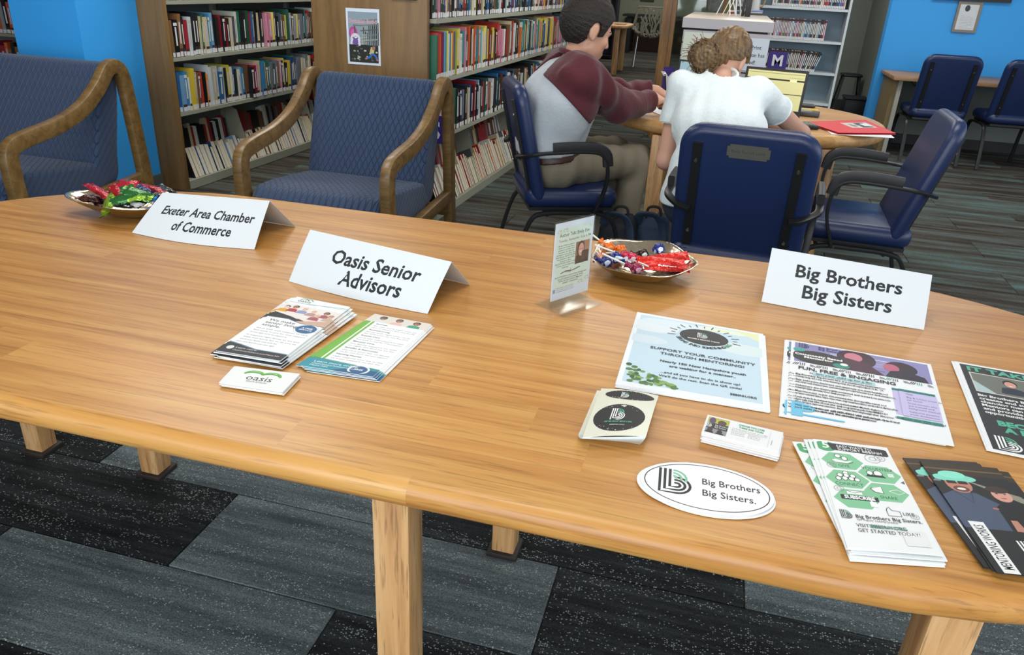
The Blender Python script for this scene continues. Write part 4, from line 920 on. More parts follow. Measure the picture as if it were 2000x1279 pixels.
MB().b2((-4.3, 16.0, 0), (-2.17, 16.02, 1.7)).build('back_panel', PB, t, off=off)
for x in (-4.3, -2.2): MB().b2((x, 15.66, 0), (x+.04, 15.998, 1.7)).build('side_panel', PB, t, off=off)
for z in (.08, .46, .84, 1.22, 1.6): MB().b2((-4.258, 15.68, z-.03), (-2.202, 15.998, z)).build('shelf', PB, t, off=off)
L_ = []
for z in (1.223, .843, .463, .083):
    x = -3.2
    while x < -2.26:
        if z > 1 or r.random() < .35: L_.append((x, 15.70, z, .045, r.uniform(.18, .24), 0, 0, r.choice(['grey', 'white', 'cream', 'pink', 'black']), 'lab', 1.0, 0))
        x += .05
stuff_books(L_, 'small pale books on the dark bookcase in the far room', None)
t = thing('far_desk', 'black desk against the far wall behind the lattice chair', 'desk', (-1.5, 17.8, 0)); off = t.location
MB().b2((-2.3, 17.6, .73), (-.3, 18.3, .77)).build('desktop', BLACKP, t, off=off); MB().b2((-2.2, 17.65, 0), (-2.1, 18.25, .728)).build('leg', BLACKP, t, off=off); MB().b2((-.5, 17.65, 0), (-.4, 18.25, .728)).build('leg', BLACKP, t, off=off)
t = thing('far_picture', 'small dark frame on the far room wall', 'picture', (-1.35, 18.38, 1.6)); a = aty(1267, 0, 18.39); MB().b2((a.x-.18, 18.36, a.z-.02), (a.x+.12, 18.395, a.z+.3)).build('frame', mat('olive_dark', '3b3b28', .6), t, off=t.location)
c = at(1202, 131, 0); t = thing('wooden_table', 'oak table beyond the bookcases with one square leg showing', 'table', (c.x-.5, 13.4, 0)); off = t.location; z = .92
lx = aty(1203, 100, 13.0).x
MB().slab([(x+lx+.06, y) for x, y in ((-1.3, 12.8), (.0, 12.8), (.10, 12.9), (.12, 13.3), (.10, 13.7), (0, 13.9), (-1.3, 13.9))], .76, .05, rnd=.02).build('tabletop', OAKZ, t, off=off)
for x, y in ((lx, 12.95), (lx, 13.75), (lx-1.1, 12.95), (lx-1.1, 13.75)): MB().bbox((x, y, .354), (.085, .085, .708), .006).build('leg', OAKZ, t, off=off)
o = MB().bbox((lx+.02, 13.1, .768), (.16, .2, .012), .002).build('booklet', mat('booklet_tan', 'b08a60', .6)); tag(o, 'tan booklet lying on the far oak table', 'booklet')
# ================================================================== NAME TENTS
def tent(label, BL, BR, AL, AR, depth, lines, bow):
    BL, BR, AL, AR = [Vector(p) for p in (BL, BR, AL, AR)]; z0 = TT+.0012
    BL.z = BR.z = z0; ux = (BR-BL); nrm = Vector((ux.y, -ux.x, 0)).normalized()       # towards the viewer
    t = thing('name_tent', label, 'name card', (BL+BR)/2, group=None); off = t.location; W_ = ux.length; H_ = (AL-BL).length
    fnorm = ux.cross(AL-BL).normalized()
    if fnorm.dot(nrm) < 0: fnorm = -fnorm
    def f(u, v, k):
        a, b = u/W_, v/H_; p = BL*(1-a)*(1-b)+BR*a*(1-b)+AL*(1-a)*b+AR*a*b
        s = math.sin(PI*a); return p+nrm*(bow*s*(1-b)**1.6)+fnorm*(k+.004*math.sin(PI*b)*(.4+.6*s))
    def g(u, v, k):
        a, b = u/W_, v/H_; q0 = BL-nrm*depth; q1 = BR-nrm*depth
        p = q0*(1-a)*(1-b)+q1*a*(1-b)+AL*(1-a)*b+AR*a*b; s = math.sin(PI*a); return p-nrm*(bow*.6*s*(1-b)**1.6)+Vector((0, 0, k))
    fr = sheet_mesh(f, W_, H_, .0006, 16, 8).build('front_panel', mat('tent_card', 'd3dadf', .55), t, off=off, smooth=math.radians(60))
    sheet_mesh(g, W_, H_, .0006, 16, 8).build('rear_panel', mat('tent_card', 'd3dadf'), t, off=off, smooth=math.radians(60))
    p = Print(f)
    for (s_, x, y, size, w) in lines: p.text(s_, x*W_, y*H_, size*H_, '1f2326', 'C', .022, width=w*W_)
    p.build('lettering', fr, off=off); return t
tent('white name tent reading Exeter Area Chamber of Commerce, by the candy dish', (-1.304, 1.443, 0), (-.979, 1.448, 0), (-1.285, 1.545, .8335), (-.99, 1.545, .847), .19, [('Exeter Area Chamber', .53, .50, .27, .80), ('of Commerce', .545, .20, .27, .49)], .018)
tent('white name tent reading Oasis Senior Advisors', (-.807, 1.303, 0), (-.480, 1.250, 0), (-.80, 1.391, .845), (-.463, 1.338, .837), .178, [('Oasis Senior', .55, .50, .36, .62), ('Advisors', .57, .17, .36, .43)], .010)
tent('white name tent reading Big Brothers Big Sisters, on the right', (.147, 1.563, 0), (.456, 1.532, 0), (.153, 1.628, .8575), (.461, 1.597, .8515), .15, [('Big Brothers', .51, .55, .32, .66), ('Big Sisters', .52, .20, .32, .55)], .006)
# ================================================================== LEAFLETS
K1, G1 = '1b1d20', '3f9a72'
def blogo(p, x, y, s, c='2a2c30', g='4aa583', wd=.07):
    for i in range(3):
        o = i*.125; rad = .335-o
        pts = [(x+s*o, y+s*(1.0+.0)), (x+s*o, y+s*o*1.0), (x+s*.42, y+s*o)]+[(x+s*(.42+rad*math.cos(a)), y+s*(.335+rad*math.sin(a))) for a in [-PI/2+PI*k/10 for k in range(1, 11)]]+([(x+s*.36, y+s*(.335+rad))])
        p.stroke(pts, s*wd, c)
        rad2 = .33-o; p.stroke([(x+s*(.33+rad2*math.cos(a)), y+s*(.64+rad2*math.sin(a))) for a in [PI/2-(PI*.62)*k/10 for k in range(11)]], s*wd*.9, g)
def vec_corners(TL, BL_, w_over_h):
    TL, BL_ = Vector(TL), Vector(BL_); d = TL-BL_; r = Vector((d.y, -d.x, 0))*w_over_h; return BL_, BL_+r, TL, TL+r
def leaflets(name, label_top, group, cat, C, w, h, n, under, drawn, th=.0015, col='e6e9ea', z0=0.0, lab_under=None, round_=False):
    """C = corners bl, br, tl, tr on the table plane; n sheets, under = list of (dx,dy,rot) per lower sheet"""
    bl, br, tl, tr = [Vector(c) for c in C]; org = (bl+br+tl+tr)/4; org.z = 0
    def fn(u, v, k):
        a, b = u/w, v/h; q = bl*(1-a)*(1-b)+br*a*(1-b)+tl*(1-a)*b+tr*a*b; return Vector((q.x-org.x, q.y-org.y, k))
    card = sheet_mesh(fn, w, h, th, 2, 2).build(name, mat('leaflet_'+col, col, .45)); card.location = (org.x, org.y, TT+.0012+th*n)
    p = Print(fn); p.clip = (.004, w-.004, h-.004); drawn(p, w, h); p.build('print', card)
    tag(card, label_top, cat, group)
    for i, (dx, dy, ro) in enumerate(under):
        c = card.copy(); COL.objects.link(c); pr = card.children[0].copy(); COL.objects.link(pr); pr.parent = c
        c.location = (org.x+dx, org.y+dy, TT+.0012+th*(n-1-i)); c.rotation_euler.z = ro
        c['label'] = lab_under[i] if lab_under else label_top+f', {["second", "third", "fourth", "fifth", "sixth", "seventh", "eighth"][i]} in the pile'
    return card
def A(*q, z=TT+.004): return [at(x, y, z) for x, y in q]
def person_print(p, x, y, s, skin, hair, shirt):
    p.poly([(x-s*1.1, y-s*2.2), (x-s*.9, y-s*1.0), (x-s*.3, y-s*.75), (x+s*.3, y-s*.75), (x+s*.9, y-s*1.0), (x+s*1.1, y-s*2.2)], shirt); p.ell(x, y+s*.15, s*.62, s*.75, hair); p.ell(x, y-.05*s, s*.5, s*.62, skin); p.ell(x, y-s*.32, s*.2, s*.07, 'e8dcd4')
def draw_oasis(p, w, h):
    p.text('oasis', w*.10, h*.925, .013, K1); p.ring(w*.20, h*.945, .008, .010, .002, G1, 20, 160); p.ring(w*.28, h*.945, .008, .010, .002, G1, 20, 160)
    p.stroke([(0, h*.90), (w*.4, h*.905), (w*.7, h*.93), (w, h*.95)], .0012, '6fa3b5'); p.stroke([(w*.3, h*.91), (w*.7, h*.92), (w, h*.925)], .001, '8fb9a8')
    p.rect(0, h*.58, w, h*.86, 'e3ddd8'); p.poly([(0, h*.58), (0, h*.70), (w*.35, h*.66), (w*.72, h*.585)], '17181a')
    for x, y, a, b, c in ((.08, .80, 'e0b8a0', '2c2020', 'd9a022'), (.22, .82, 'b06a50', '241818', 'b03030'), (.40, .815, 'dcae94', 'd9d4ce', '8b96bf'), (.58, .80, 'd8a88e', 'e2dcd0', 'b09088'), (.80, .80, '9a5f48', '3a2a24', '9f5560'), (.92, .76, 'c79078', 'a58e7c', 'c8a48e'), (.70, .74, 'd8a88e', 'd8ccc0', 'a84f5e')): person_print(p, w*x, h*y, w*.085, a, b, c)
    p.poly([(0, h*.62), (w*.5, h*.64), (w*.8, h*.585), (w, h*.60), (w, h*.56), (0, h*.56)], '2a2220'); p.poly([(w*.5, h*.60), (w, h*.68), (w, h*.56), (w*.55, h*.56)], 'c9a68e')
    p.poly([(0, h*.10), (w, h*.10), (w, h*.57), (w*.6, h*.57), (w*.35, h*.61), (0, h*.60)], 'eceff0'); p.stroke([(0, h*.605), (w*.35, h*.615), (w*.6, h*.575), (w, h*.575)], .0015, '2c5f8f')
    p.text('We make', .010, h*.54, .0115, K1, bold=.01); p.text('senior living', .010, h*.495, .0115, K1, bold=.01); p.text('simple.', .010, h*.45, .0115, K1, bold=.01)
    p.ell(w*.80, h*.50, .017, .016, '2a5f8f'); p.ring(w*.80, h*.50, .0195, .0185, .001, 'c7d2d8'); p.text('A FREE', w*.80, h*.508, .006, 'ffffff', 'C', .02); p.text('SERVICE', w*.80, h*.480, .006, 'e0ecf2', 'C', .02)
    p.lines(.008, h*.40, w*.86, 3, .0085, .0052, '3c4044', 2); p.lines(.008, h*.28, w*.86, 4, .0085, .0052, '3c4044', 9)
    p.poly([(0, 0), (w, 0), (w, h*.09), (w*.5, h*.09), (w*.2, h*.13), (0, h*.15)], '26272b'); p.stroke([(0, h*.155), (w*.2, h*.135), (w*.5, h*.095), (w, h*.09)], .0018, '3f7f9a'); p.ell(w*.12, h*.075, .0055, .006, 'd9dcdc')
    p.text('Learn more:', w*.2, h*.075, .007, 'e8e8e8'); p.text('OasisSeniorAdvisors.com/Maine-NH', w*.2, h*.04, .0062, 'd0d0d0', width=w*.72)
def draw_green(p, w, h):
    p.rect(0, h*.86, w, h, 'dcd6cc')
    for x, a, b, c in ((.22, '7a5040', '1e1614', 'd8d8dc'), (.50, '9a6a4e', '4a4440', 'e0b8b4'), (.80, '9a6044', '241a18', '3a9a7a')): person_print(p, w*x, h*.945, w*.10, a, b, c)
    p.rect(0, h*.12, w, h*.86, 'eceff0'); p.rect(0, h*.12, w*.10, h*.86, '6fb03c'); p.rect(w*.125, h*.12, w*.165, h*.86, '6fb03c')
    for k in range(6): y = h*(.82-.115*k); p.text(['Services', 'Assisted Living', 'Respite Care', 'Memory Care', 'Benefits & Resources', 'Nursing Homes'][k], w*.22, y, .006, K1, bold=.02); p.lines(w*.22, y-.009, w*.72, 2, .0075, .005, '53585c', k)
    p.poly([(0, 0), (w, 0), (w, h*.10), (w*.5, h*.125), (0, h*.15)], '2c8fa0'); p.poly([(w*.4, 0), (w, 0), (w, h*.08), (w*.6, h*.07)], '235c86'); p.stroke([(0, h*.155), (w*.5, h*.13), (w, h*.105)], .0016, '3c8a4c')
    p.text('Learn more online:', w*.08, h*.085, .0085, 'eaf4f4'); p.text('OasisSeniorAdvisors.com/', w*.08, h*.055, .0062, 'eaf4f4'); p.text('Maine-NH', w*.08, h*.028, .0062, 'eaf4f4'); p.ell(w*.74, h*.065, .0150, .0155, 'dfe8ec'); p.ell(w*.74, h*.065, .0120, .0125, '2f5f8a'); p.text('FREE', w*.74, h*.058, .006, 'ffffff', 'C', .02)
def draw_bc(p, w, h):
    p.text('oasis', w*.5, h*.36, .019, '2b3034', 'C'); p.text('SENIOR ADVISORS', w*.5, h*.24, .0055, '5b6064', 'C', width=w*.33)
    for s in (-1, 1):
        for k in range(2): p.ring(w*.5+s*.012, h*(.62+.02*k), .013, .008+.003*k, .0028, ('4c9a3a', '6db33c')[k], 10 if s > 0 else 20, 160 if s > 0 else 170)
C_ = A((421, 682), (547, 702), (580, 577), (684, 597), z=TT+.018); Cc = [C_[0], C_[1], C_[2], C_[3]]
leaflets('leaflet', 'tall care leaflet with group photo, top of its pile', 'care leaflets with group photo', 'leaflet', Cc, .102, .229, 9, [(-.004, -.001, .01), (.004, .000, -.012), (-.010, .004, .03), (.008, -.006, -.03), (-.016, .002, .035), (.012, -.004, -.045), (-.003, -.002, 0)], draw_oasis, th=.0016)
Cc = A((588, 713), (728, 735), (732, 612), (842, 632), z=TT+.008)
leaflets('leaflet', 'green-striped care leaflet with three faces, top of its pile', 'green-striped care leaflets', 'leaflet', Cc, .102, .229, 5, [(.003, -.002, .01), (.006, -.003, .016), (-.008, .002, -.03), (.010, -.004, .025)], draw_green, th=.0012)
Cc = A((431, 748), (553, 766), (461, 716), (586, 731), z=TT+.008)
leaflets('business_card', 'white business card with green palm logo, top of its pile', 'business cards with palm logo', 'business card', Cc, .089, .051, 6, [(-.004, .001, .0), (-.001, -.001, .01), (-.003, .0, -.01), (.001, .0, 0)], draw_bc, th=.0013, col='e4e6e6')
def draw_spring(p, w, h):
    b = .008; p.rect(b, .014, w-b, h-b, 'c3dbe8')
    for (x, y, a, c, d) in ((.15, .82, .05, .03, 'dfe9ee'), (.3, .9, .06, .02, 'd8e6ee'), (.12, .62, .04, .02, 'd2e2ea'), (.85, .70, .05, .028, 'd6e4e6'), (.70, .93, .05, .012, 'e4ecd8')): p.ell(w*x, h*y, a*.9, c*.8, d)
    p.poly([(w*.78, h-b), (w-b, h-b), (w-b, h*.86)], 'e2e8b8')
    r = random.Random(2)
    for i in range(60):
        x = r.random()*.075; y = r.random()*.058*(1-x/.085); p.ell(b+x+.003, .017+y, r.uniform(.003, .006), r.uniform(.003, .006), r.choice(['4d7a3a', '6f9a4c', '3a5f2e', '86a85a', '577f40']), n=8)
    cx, cy = w*.55, h*.78; p.ell(cx, cy, .040, .031, '2e2f32')
    for k in range(15):
        a = PI*(k/14)*1.1-.15; r0, r1 = 1.13, (1.45 if k % 2 == 0 else 1.30); p.stroke([(cx+.044*r0*math.cos(a)*.95, cy+.035*r0*math.sin(a)), (cx+.044*r1*math.cos(a)*.95, cy+.035*r1*math.sin(a))], .0016, '24262a')
    blogo(p, cx-.010, cy-.004, .020, 'e8eaea', '5fb08f'); p.text('BECOME A MENTOR TODAY!', cx, cy-.014, .006, 'e8eaea', 'C', .03, width=.052)
    tx = 'SPRING INTO SOMETHING'
    for i, ch in enumerate(tx+' BIG'):
        a = math.radians(200+142*i/24); 
        if ch != ' ': p.text(ch, cx+.047*math.cos(a), cy+.041*math.sin(a)-.003, .0105, '24262a' if i < 21 else G1, 'C', .02, rot=a+PI/2)
    p.text('SUPPORT YOUR COMMUNITY', w*.55, h*.50, .0118, '24262a', 'C', .02, width=w*.76); p.text('THROUGH MENTORING!', w*.55, h*.445, .0118, '24262a', 'C', .02, width=w*.60)
    p.text('Nearly 150 New Hampshire youth', w*.56, h*.35, .0095, '24262a', 'C', .03, width=w*.60); p.text('are waiting for a mentor..', w*.56, h*.30, .0095, '24262a', 'C', .03, width=w*.46)
    p.text('...and all you have to do is show up!', w*.55, h*.215, .0085, '24262a', 'C', .02, width=w*.54); p.text("We'll do the rest. Scan the QR code!", w*.55, h*.17, .0085, '24262a', 'C', .02, width=w*.56)
    p.text('BBBSNH.ORG', w*.84, h*.09, .0085, '24262a', 'C', .03, width=w*.17)
Cc = A((1201.5, 750), (1502, 800), (1245, 609), (1490.5, 652))
leaflets('flyer', 'blue-sky flyer about spring mentoring, top sheet', 'blue-sky mentoring flyers', 'flyer', Cc, .216, .279, 3, [(.003, -.004, -.006), (.0, -.006, .004)], draw_spring, th=.0009, col='e8edf2')
def draw_fun(p, w, h):
    b = .006; p.rect(b, h*.70, w-b, h-b, '8a86b8'); r = random.Random(6)
    for i in range(26): y = r.uniform(h*.71, h-.02); x = r.uniform(b, w*.7); p.rect(x, y, x+r.uniform(.02, .06), y+.004, r.choice(['a7a2cc', '6f6a9c', '9d8fb8', 'b9c4e0', '5f6ea0']))
    p.ell(w*.47, h*.88, .030, .034, '3a2230'); p.ell(w*.45, h*.895, .014, .017, 'c87a8a'); p.poly([(w*.28, h*.70), (w*.30, h*.84), (w*.40, h*.87), (w*.55, h*.83), (w*.66, h*.70)], '4a2a3c')
    p.ell(w*.78, h*.85, .024, .025, '2b1c2a'); p.ell(w*.71, h*.835, .012, .015, 'b8607a'); p.poly([(w*.66, h*.70), (w*.70, h*.79), (w*.80, h*.82), (w*.93, h*.77), (w*.95, h*.70)], '262031')
    blogo(p, w*.06, h*.91, .020, '2a2c50', '3d6a9a'); p.text('Big Brothers', w*.20, h*.945, .0085, '2a2c50', bold=.02); p.text('Big Sisters', w*.20, h*.915, .0085, '2a2c50', bold=.02)
    p.ell(w*.20, h*.79, .042, .026, '2b2c2e'); p.ell(w*.06, h*.875, .010, .007, '3aa39a'); p.ell(w*.36, h*.735, .013, .009, '2f8a78'); p.ell(w*.38, h*.76, .006, .005, 'f0f2f2')
    p.text('Community Based', w*.20, h*.80, .0105, 'f4f4f4', 'C', .04, width=w*.34); p.text('Mentoring', w*.20, h*.765, .0105, 'f4f4f4', 'C', .04)
    for i in range(18):
        x = w*.02+i*w*.053; c = '2a2c2e' if i not in (12, 16) else '3aa39a'
        for k in range(3):
            if i % 3 == 0: p.stroke([(x+k*.0028, h*.65), (x+k*.0028+.004, h*.685)], .0012, c)
            elif i % 3 == 1: p.stroke([(x+k*.003, h*.65), (x+k*.003, h*.685)], .0012, c)
            else: p.ring(x+.003, h*.652, .0025+k*.0025, .0025+k*.0025, .0011, c, 0, 90, 6)
    p.text('FUN, FREE & ENGAGING', w*.06, h*.595, .0155, '232428', bold=.03, width=w*.66); p.rect(w*.16, h*.545, w*.58, h*.58, 'a8d4dc'); p.text('Sign your child up for a Big', w*.18, h*.553, .0085, '2a4a50', bold=.03, width=w*.38)
    p.rect(b, h*.02, w*.10, h*.18, '6cc0e2'); p.ell(w*.10, h*.12, .018, .012, '6cc0e2'); p.rect(b, .01, w*.36, h*.05, '6cc0e2')
    L = ['Big Brothers Big Sisters NH is a statewide organization', 'providing one to one mentoring for youth ages 6 to 18.', '', 'Bigs and Littles (mentors and mentees) are matched based', 'on shared interests, personalities, preferences and location.', '', 'Volunteers are thoroughly screened and trained to provide', 'friendship, guidance, and support.', '', 'Matches meet out in the community for quality time and', 'enjoy activities like sports, taking walks, and arts & crafts.', '', 'Each match is supported by a dedicated Match Advisor', 'through regular check-ins and ongoing guidance. BBBSNH', 'also hosts special events for matches throughout the year.', '', 'Visit our website or call 603-430-1140 and select opt. 1 and', "we'll guide you through the enrollment process!"]
    y = h*.515
    for i, s_ in enumerate(L):
        if s_: p.text(s_, w*.045, y, .0078, '26282c', bold=.03 if i > 15 else .008, width=min(len(s_)*.00235, w*.66)); y -= h*.0285
        else: y -= h*.014
    p.rect(w*.73, h*.235, w-b, h*.53, 'c2bbe4'); p.rect(w*.73, h*.53, w-b*1.2, h*.56, '2f8a82'); p.text('Program Details', w*.85, h*.535, .0075, '1d4a46', 'C', .02)
    for i, s_ in enumerate(['FREE', 'Big & Littles meet 2x', 'per month', 'Great mentors who', 'are trained and', 'background checked', 'Supports positive', 'youth development']): p.text(s_, w*.775, h*(.495-.031*i-.008*sum(j in (1, 3, 6) for j in range(i+1))), .0072, '2c2a40', width=len(s_)*.0023)
    p.rect(w*.73, h*.185, w-b*1.2, h*.218, '2f8a82'); p.text('Scan the QR code!', w*.85, h*.19, .0075, '1d4a46', 'C', .02)
Cc = A((1536, 812), (1864, 871), (1546, 664), (1818, 711))
leaflets('flyer', 'fun, free and engaging flyer with purple photo, top sheet', 'purple-photo mentoring flyers', 'flyer', Cc, .216, .279, 3, [(-.010, .001, .004), (-.0115, .0, .004)], draw_fun, th=.0009, col='e8ebee')
def draw_takes(p, w, h):
    b = .006; p.rect(b, b, w-b, h-b, '25282b'); p.text('IT TAKES LITTLE', w*.5, h*.905, .022, '4fae92', 'C', .04, width=w*.86)
    p.rect(w*.07, h*.64, w*.93, h*.885, 'c9c8c0'); p.rect(w*.08, h*.65, w*.92, h*.875, '6a6f66'); p.poly([(w*.08, h*.65), (w*.08, h*.78), (w*.2, h*.65)], 'a9c0c4')
    for x, a, b_, c in ((.32, 'd09a88', '2a1c1c', '242c3c'), (.52, 'd8b08c', '8a5a38', '2c3440'), (.70, 'd8b098', '70503c', '4a2c2c')): person_print(p, w*x, h*.80, w*.075, a, b_, c)
    p.text('2009', w*.5, h*.645, .012, 'e8e8e8', 'C')
    for i, s_ in enumerate(['Big Brothers Big Sisters', 'creates and supports life', 'changing mentorships.', 'Mentors can help youth', 'and provide new', 'opportunities.']): p.text(s_, w*.07, h*(.585-.038*i), .0105, 'eceeee', bold=.03)
    p.text('BECOME', w*.12, h*.28, .020, '4fae92', bold=.05); p.text('A BIG!', w*.14, h*.215, .020, '4fae92', bold=.05)
    blogo(p, w*.07, h*.035, .036, 'eceeee', '5fb08f'); p.text('Big Brothers', w*.29, h*.095, .014, 'eceeee', bold=.02); p.text('Big Sisters', w*.29, h*.05, .014, 'eceeee', bold=.02)
Cc = vec_corners(at(1864, 706, TT+.003), at(1931, 880, TT+.003), .77)
leaflets('flyer', 'black flyer with green heading at the right edge, top sheet', 'black mentoring flyers', 'flyer', Cc, .216, .279, 3, [(-.004, .0015, .008), (-.002, .003, .004)], draw_takes, th=.0009, col='e8ebee')
def draw_five(p, w, h):
    p.ell(w*.15, h*.935, .014, .013, '4aa06c'); p.text('5', w*.15, h*.915, .022, 'eef2ee', 'C', .02); p.poly([(w*.22, h*.90), (w*.93, h*.885), (w*.96, h*.895), (w*.96, h*.955), (w*.93, h*.965), (w*.18, h*.975)], '26282a')
    p.text('EASY WAYS TO', w*.30, h*.935, .0088, 'e4e6e6', bold=.01, width=w*.46); p.text('SUPPORT BBBSNH', w*.30, h*.903, .0088, 'e4e6e6', bold=.01, width=w*.58)
    def hexa(x, y, a, b): p.poly([(x-a, y), (x-a*.5, y+b), (x+a*.5, y+b), (x+a, y), (x+a*.5, y-b), (x-a*.5, y-b)], '7fbf94')
    for x, y, s_ in ((.30, .785, 'GIVE'), (.72, .685, 'VOLUNTEER'), (.28, .60, 'CONNECT'), (.70, .505, 'SHARE'), (.30, .415, '')):
        hexa(w*x, h*y, w*.27, h*.083)
        if s_ != 'VOLUNTEER': p.text(s_, w*x, h*(y-.062), .009, '26382e', 'C', .0, sx=.8) if s_ else None
        else: p.text(s_, w*x, h*(y+.038), .009, '26382e', 'C', .0, sx=.8)
    for k in range(2): p.ell(w*(.26+.08*k), h*(.835-.02*k), .004, .0045, 'eef2ee'); p.ring(w*(.26+.08*k), h*(.835-.02*k), .004, .0045, .0009, '22282a', n=12)
    p.poly([(w*.16, h*.785), (w*.22, h*.80), (w*.34, h*.782), (w*.44, h*.80), (w*.36, h*.765), (w*.2, h*.765)], 'eef2ee'); p.ring(w*.30, h*.785, .014, .005, .0009, '22282a', 180, 360, 10)
    for x, s_ in ((.60, .8), (.70, 1.1)): p.ell(w*x, h*.69, .005*s_, .006*s_, 'eef2ee'); p.ring(w*x, h*.69, .005*s_, .006*s_, .001, '22282a', n=12); p.poly([(w*x-.008*s_, h*.65), (w*x-.005*s_, h*.672), (w*x+.005*s_, h*.672), (w*x+.008*s_, h*.65)], '22282a')
    for k in range(4): p.stroke([(w*(.83+.018*k), h*.665), (w*(.83+.018*k), h*.70)], .0014, 'eef2ee')
    for x, y in ((.28, .66), (.20, .635), (.28, .635), (.36, .635), (.17, .60), (.25, .605), (.33, .605), (.40, .60)): p.ell(w*x, h*y, .0035, .0042, 'eef2ee'); p.ring(w*x, h*y, .0035, .0042, .0008, '22282a', n=10)
    p.poly([(w*.52, h*.53), (w*.56, h*.545), (w*.66, h*.56), (w*.66, h*.49), (w*.56, h*.50)], 'eef2ee'); p.stroke([(w*.52, h*.53), (w*.66, h*.56), (w*.66, h*.49), (w*.56, h*.50), (w*.52, h*.53)], .0009, '22282a'); p.stroke([(w*.74, h*.52), (w*.84, h*.54), (w*.92, h*.515), (w*.84, h*.495), (w*.74, h*.52)], .0012, 'eef2ee')
    p.rect(w*.21, h*.455, w*.39, h*.485, 'eef2ee'); p.stroke([(w*.21, h*.485), (w*.30, h*.468), (w*.39, h*.485)], .0009, '22282a'); p.rect(w*.12, h*.405, w*.56, h*.445, '22282a'); p.text('SUBSCRIBE', w*.34, h*.413, .0095, 'f2f4f4', 'C', .04, width=w*.36); p.rect(w*.44, h*.355, w*.52, h*.40, 'eef2ee'); p.rect(w*.46, h*.395, w*.48, h*.425, 'eef2ee')
    p.stroke([(w*.60, h*.335), (w*.60, h*.29), (w*.75, h*.29), (w*.75, h*.335), (w*.66, h*.34), (w*.64, h*.37), (w*.61, h*.35), (w*.60, h*.335)], .0009, '3a3d40'); p.text('LIKE', w*.78, h*.305, .009, '3a3d40', sx=.8)
    for x, y, a in ((.72, .845, .010), (.82, .86, .007), (.14, .73, .006), (.13, .50, .006), (.90, .30, .005)): p.ring(w*x, h*y, a, a, .0006, '8a8e90', n=14); p.ring(w*x, h*y, a*.45, a*.45, .0006, '8a8e90', n=10)
    p.poly([(w*.94, h*.62), (w*.985, h*.635), (w*.985, h*.605)], '5a5d60')
    blogo(p, w*.05, h*.235, .016, '3a3d40', '6fb090'); p.text('Big Brothers Big Sisters.', w*.21, h*.245, .0092, '34363a', bold=.01, width=w*.74); p.text('OF NEW HAMPSHIRE', w*.21, h*.222, .005, '6a6d70')
    p.text('VISIT BBBSNH.ORG', w*.18, h*.17, .009, '34363a', bold=.0, sx=.75); p.text('BBBSNH.ORG', w*.33, h*.17, .009, '4aa583', sx=.75); p.text('GET STARTED TODAY!', w*.18, h*.13, .009, '34363a', sx=.75); p.rect(w*.66, h*.05, w*.92, h*.165, 'e2e4e4')
Cc = A((1655, 1069), (1842, 1085), (1587, 857), (1732, 874.5), z=TT+.010)
leaflets('leaflet', 'five easy ways leaflet with green hexagons, top of its pile', 'green-hexagon leaflets', 'leaflet', Cc, .102, .229, 7, [(-.003, .001, .03), (-.007, .002, .045), (.004, -.004, .01), (-.014, .000, .13), (.003, -.007, .0), (-.001, -.012, .03)], draw_five, th=.0013)
def draw_mentor(p, w, h):
    p.rect(0, 0, w, h, '1c1d1f'); p.rect(0, h*.88, w, h, '33291c'); p.rect(0, h*.93, w, h*.945, '6a5230'); p.poly([(w*.3, h*.86), (w, h*.70), (w, h*.62), (w*.5, h*.8)], '8a8878'); p.poly([(0, h*.80), (w*.15, h*.88), (w*.1, h*.80)], '7a8288')
    p.poly([(0, h*.36), (0, h*.66), (w*.2, h*.72), (w*.45, h*.70), (w*.66, h*.60), (w*.72, h*.36)], '45526a'); p.ell(w*.30, h*.78, w*.16, h*.085, 'b97e6a'); p.ell(w*.30, h*.735, w*.10, h*.03, '6a4438'); p.ell(w*.30, h*.735, w*.055, h*.011, 'f0e8e0')
    p.ell(w*.30, h*.845, w*.28, h*.042, '7fd6c0'); p.ell(w*.30, h*.88, w*.17, h*.04, '8adfc9'); p.rect(w*.17, h*.785, w*.29, h*.815, '2b2420'); p.rect(w*.31, h*.785, w*.43, h*.815, '2b2420'); p.stroke([(w*.16, h*.72), (w*.33, h*.60), (w*.40, h*.72)], .0009, '1b1b1b')
    p.poly([(w*.55, h*.36), (w*.58, h*.58), (w*.70, h*.63), (w*.92, h*.62), (w, h*.56), (w, h*.36)], '17181a'); p.ell(w*.76, h*.70, w*.12, h*.065, 'd0988a'); p.ell(w*.75, h*.755, w*.14, h*.035, '3a2c26'); p.ell(w*.76, h*.672, w*.04, h*.006, 'a85a58'); p.ell(w*.71, h*.715, w*.018, h*.005, '2b1e1a'); p.ell(w*.81, h*.715, w*.018, h*.005, '2b1e1a'); p.poly([(w*.60, h*.36), (w*.62, h*.46), (w*.70, h*.46), (w*.72, h*.36)], 'b9806e'); p.ell(w*.55, h*.56, .004, .002, 'b06a60')
    p.rect(0, 0, w, h*.36, '1e1f21'); p.rect(w*.08, h*.0, w*.26, h*.42, 'e8eaea'); p.text('MENTORING WORKS', w*.225, h*.21, .0165, '1e1f21', 'C', .01, rot=PI/2, width=h*.36)
    blogo(p, w*.50, h*.13, .034, 'e8eaea', '3fa57c'); p.text('BE A BIG', w*.50, h*.06, .010, 'e8eaea', bold=.03)
Cc = vec_corners(at(1797, 901, TT+.009), at(1947, 1118, TT+.009), .47)
leaflets('leaflet', 'dark mentoring photo leaflet, top of its pile at the right edge', 'dark photo leaflets', 'leaflet', Cc, .102, .229, 6, [(-.001, .003, -.02), (-.016, .010, .05), (-.014, .010, .03), (.010, .006, -.06)], draw_mentor, th=.0013, col='2a2a2c')
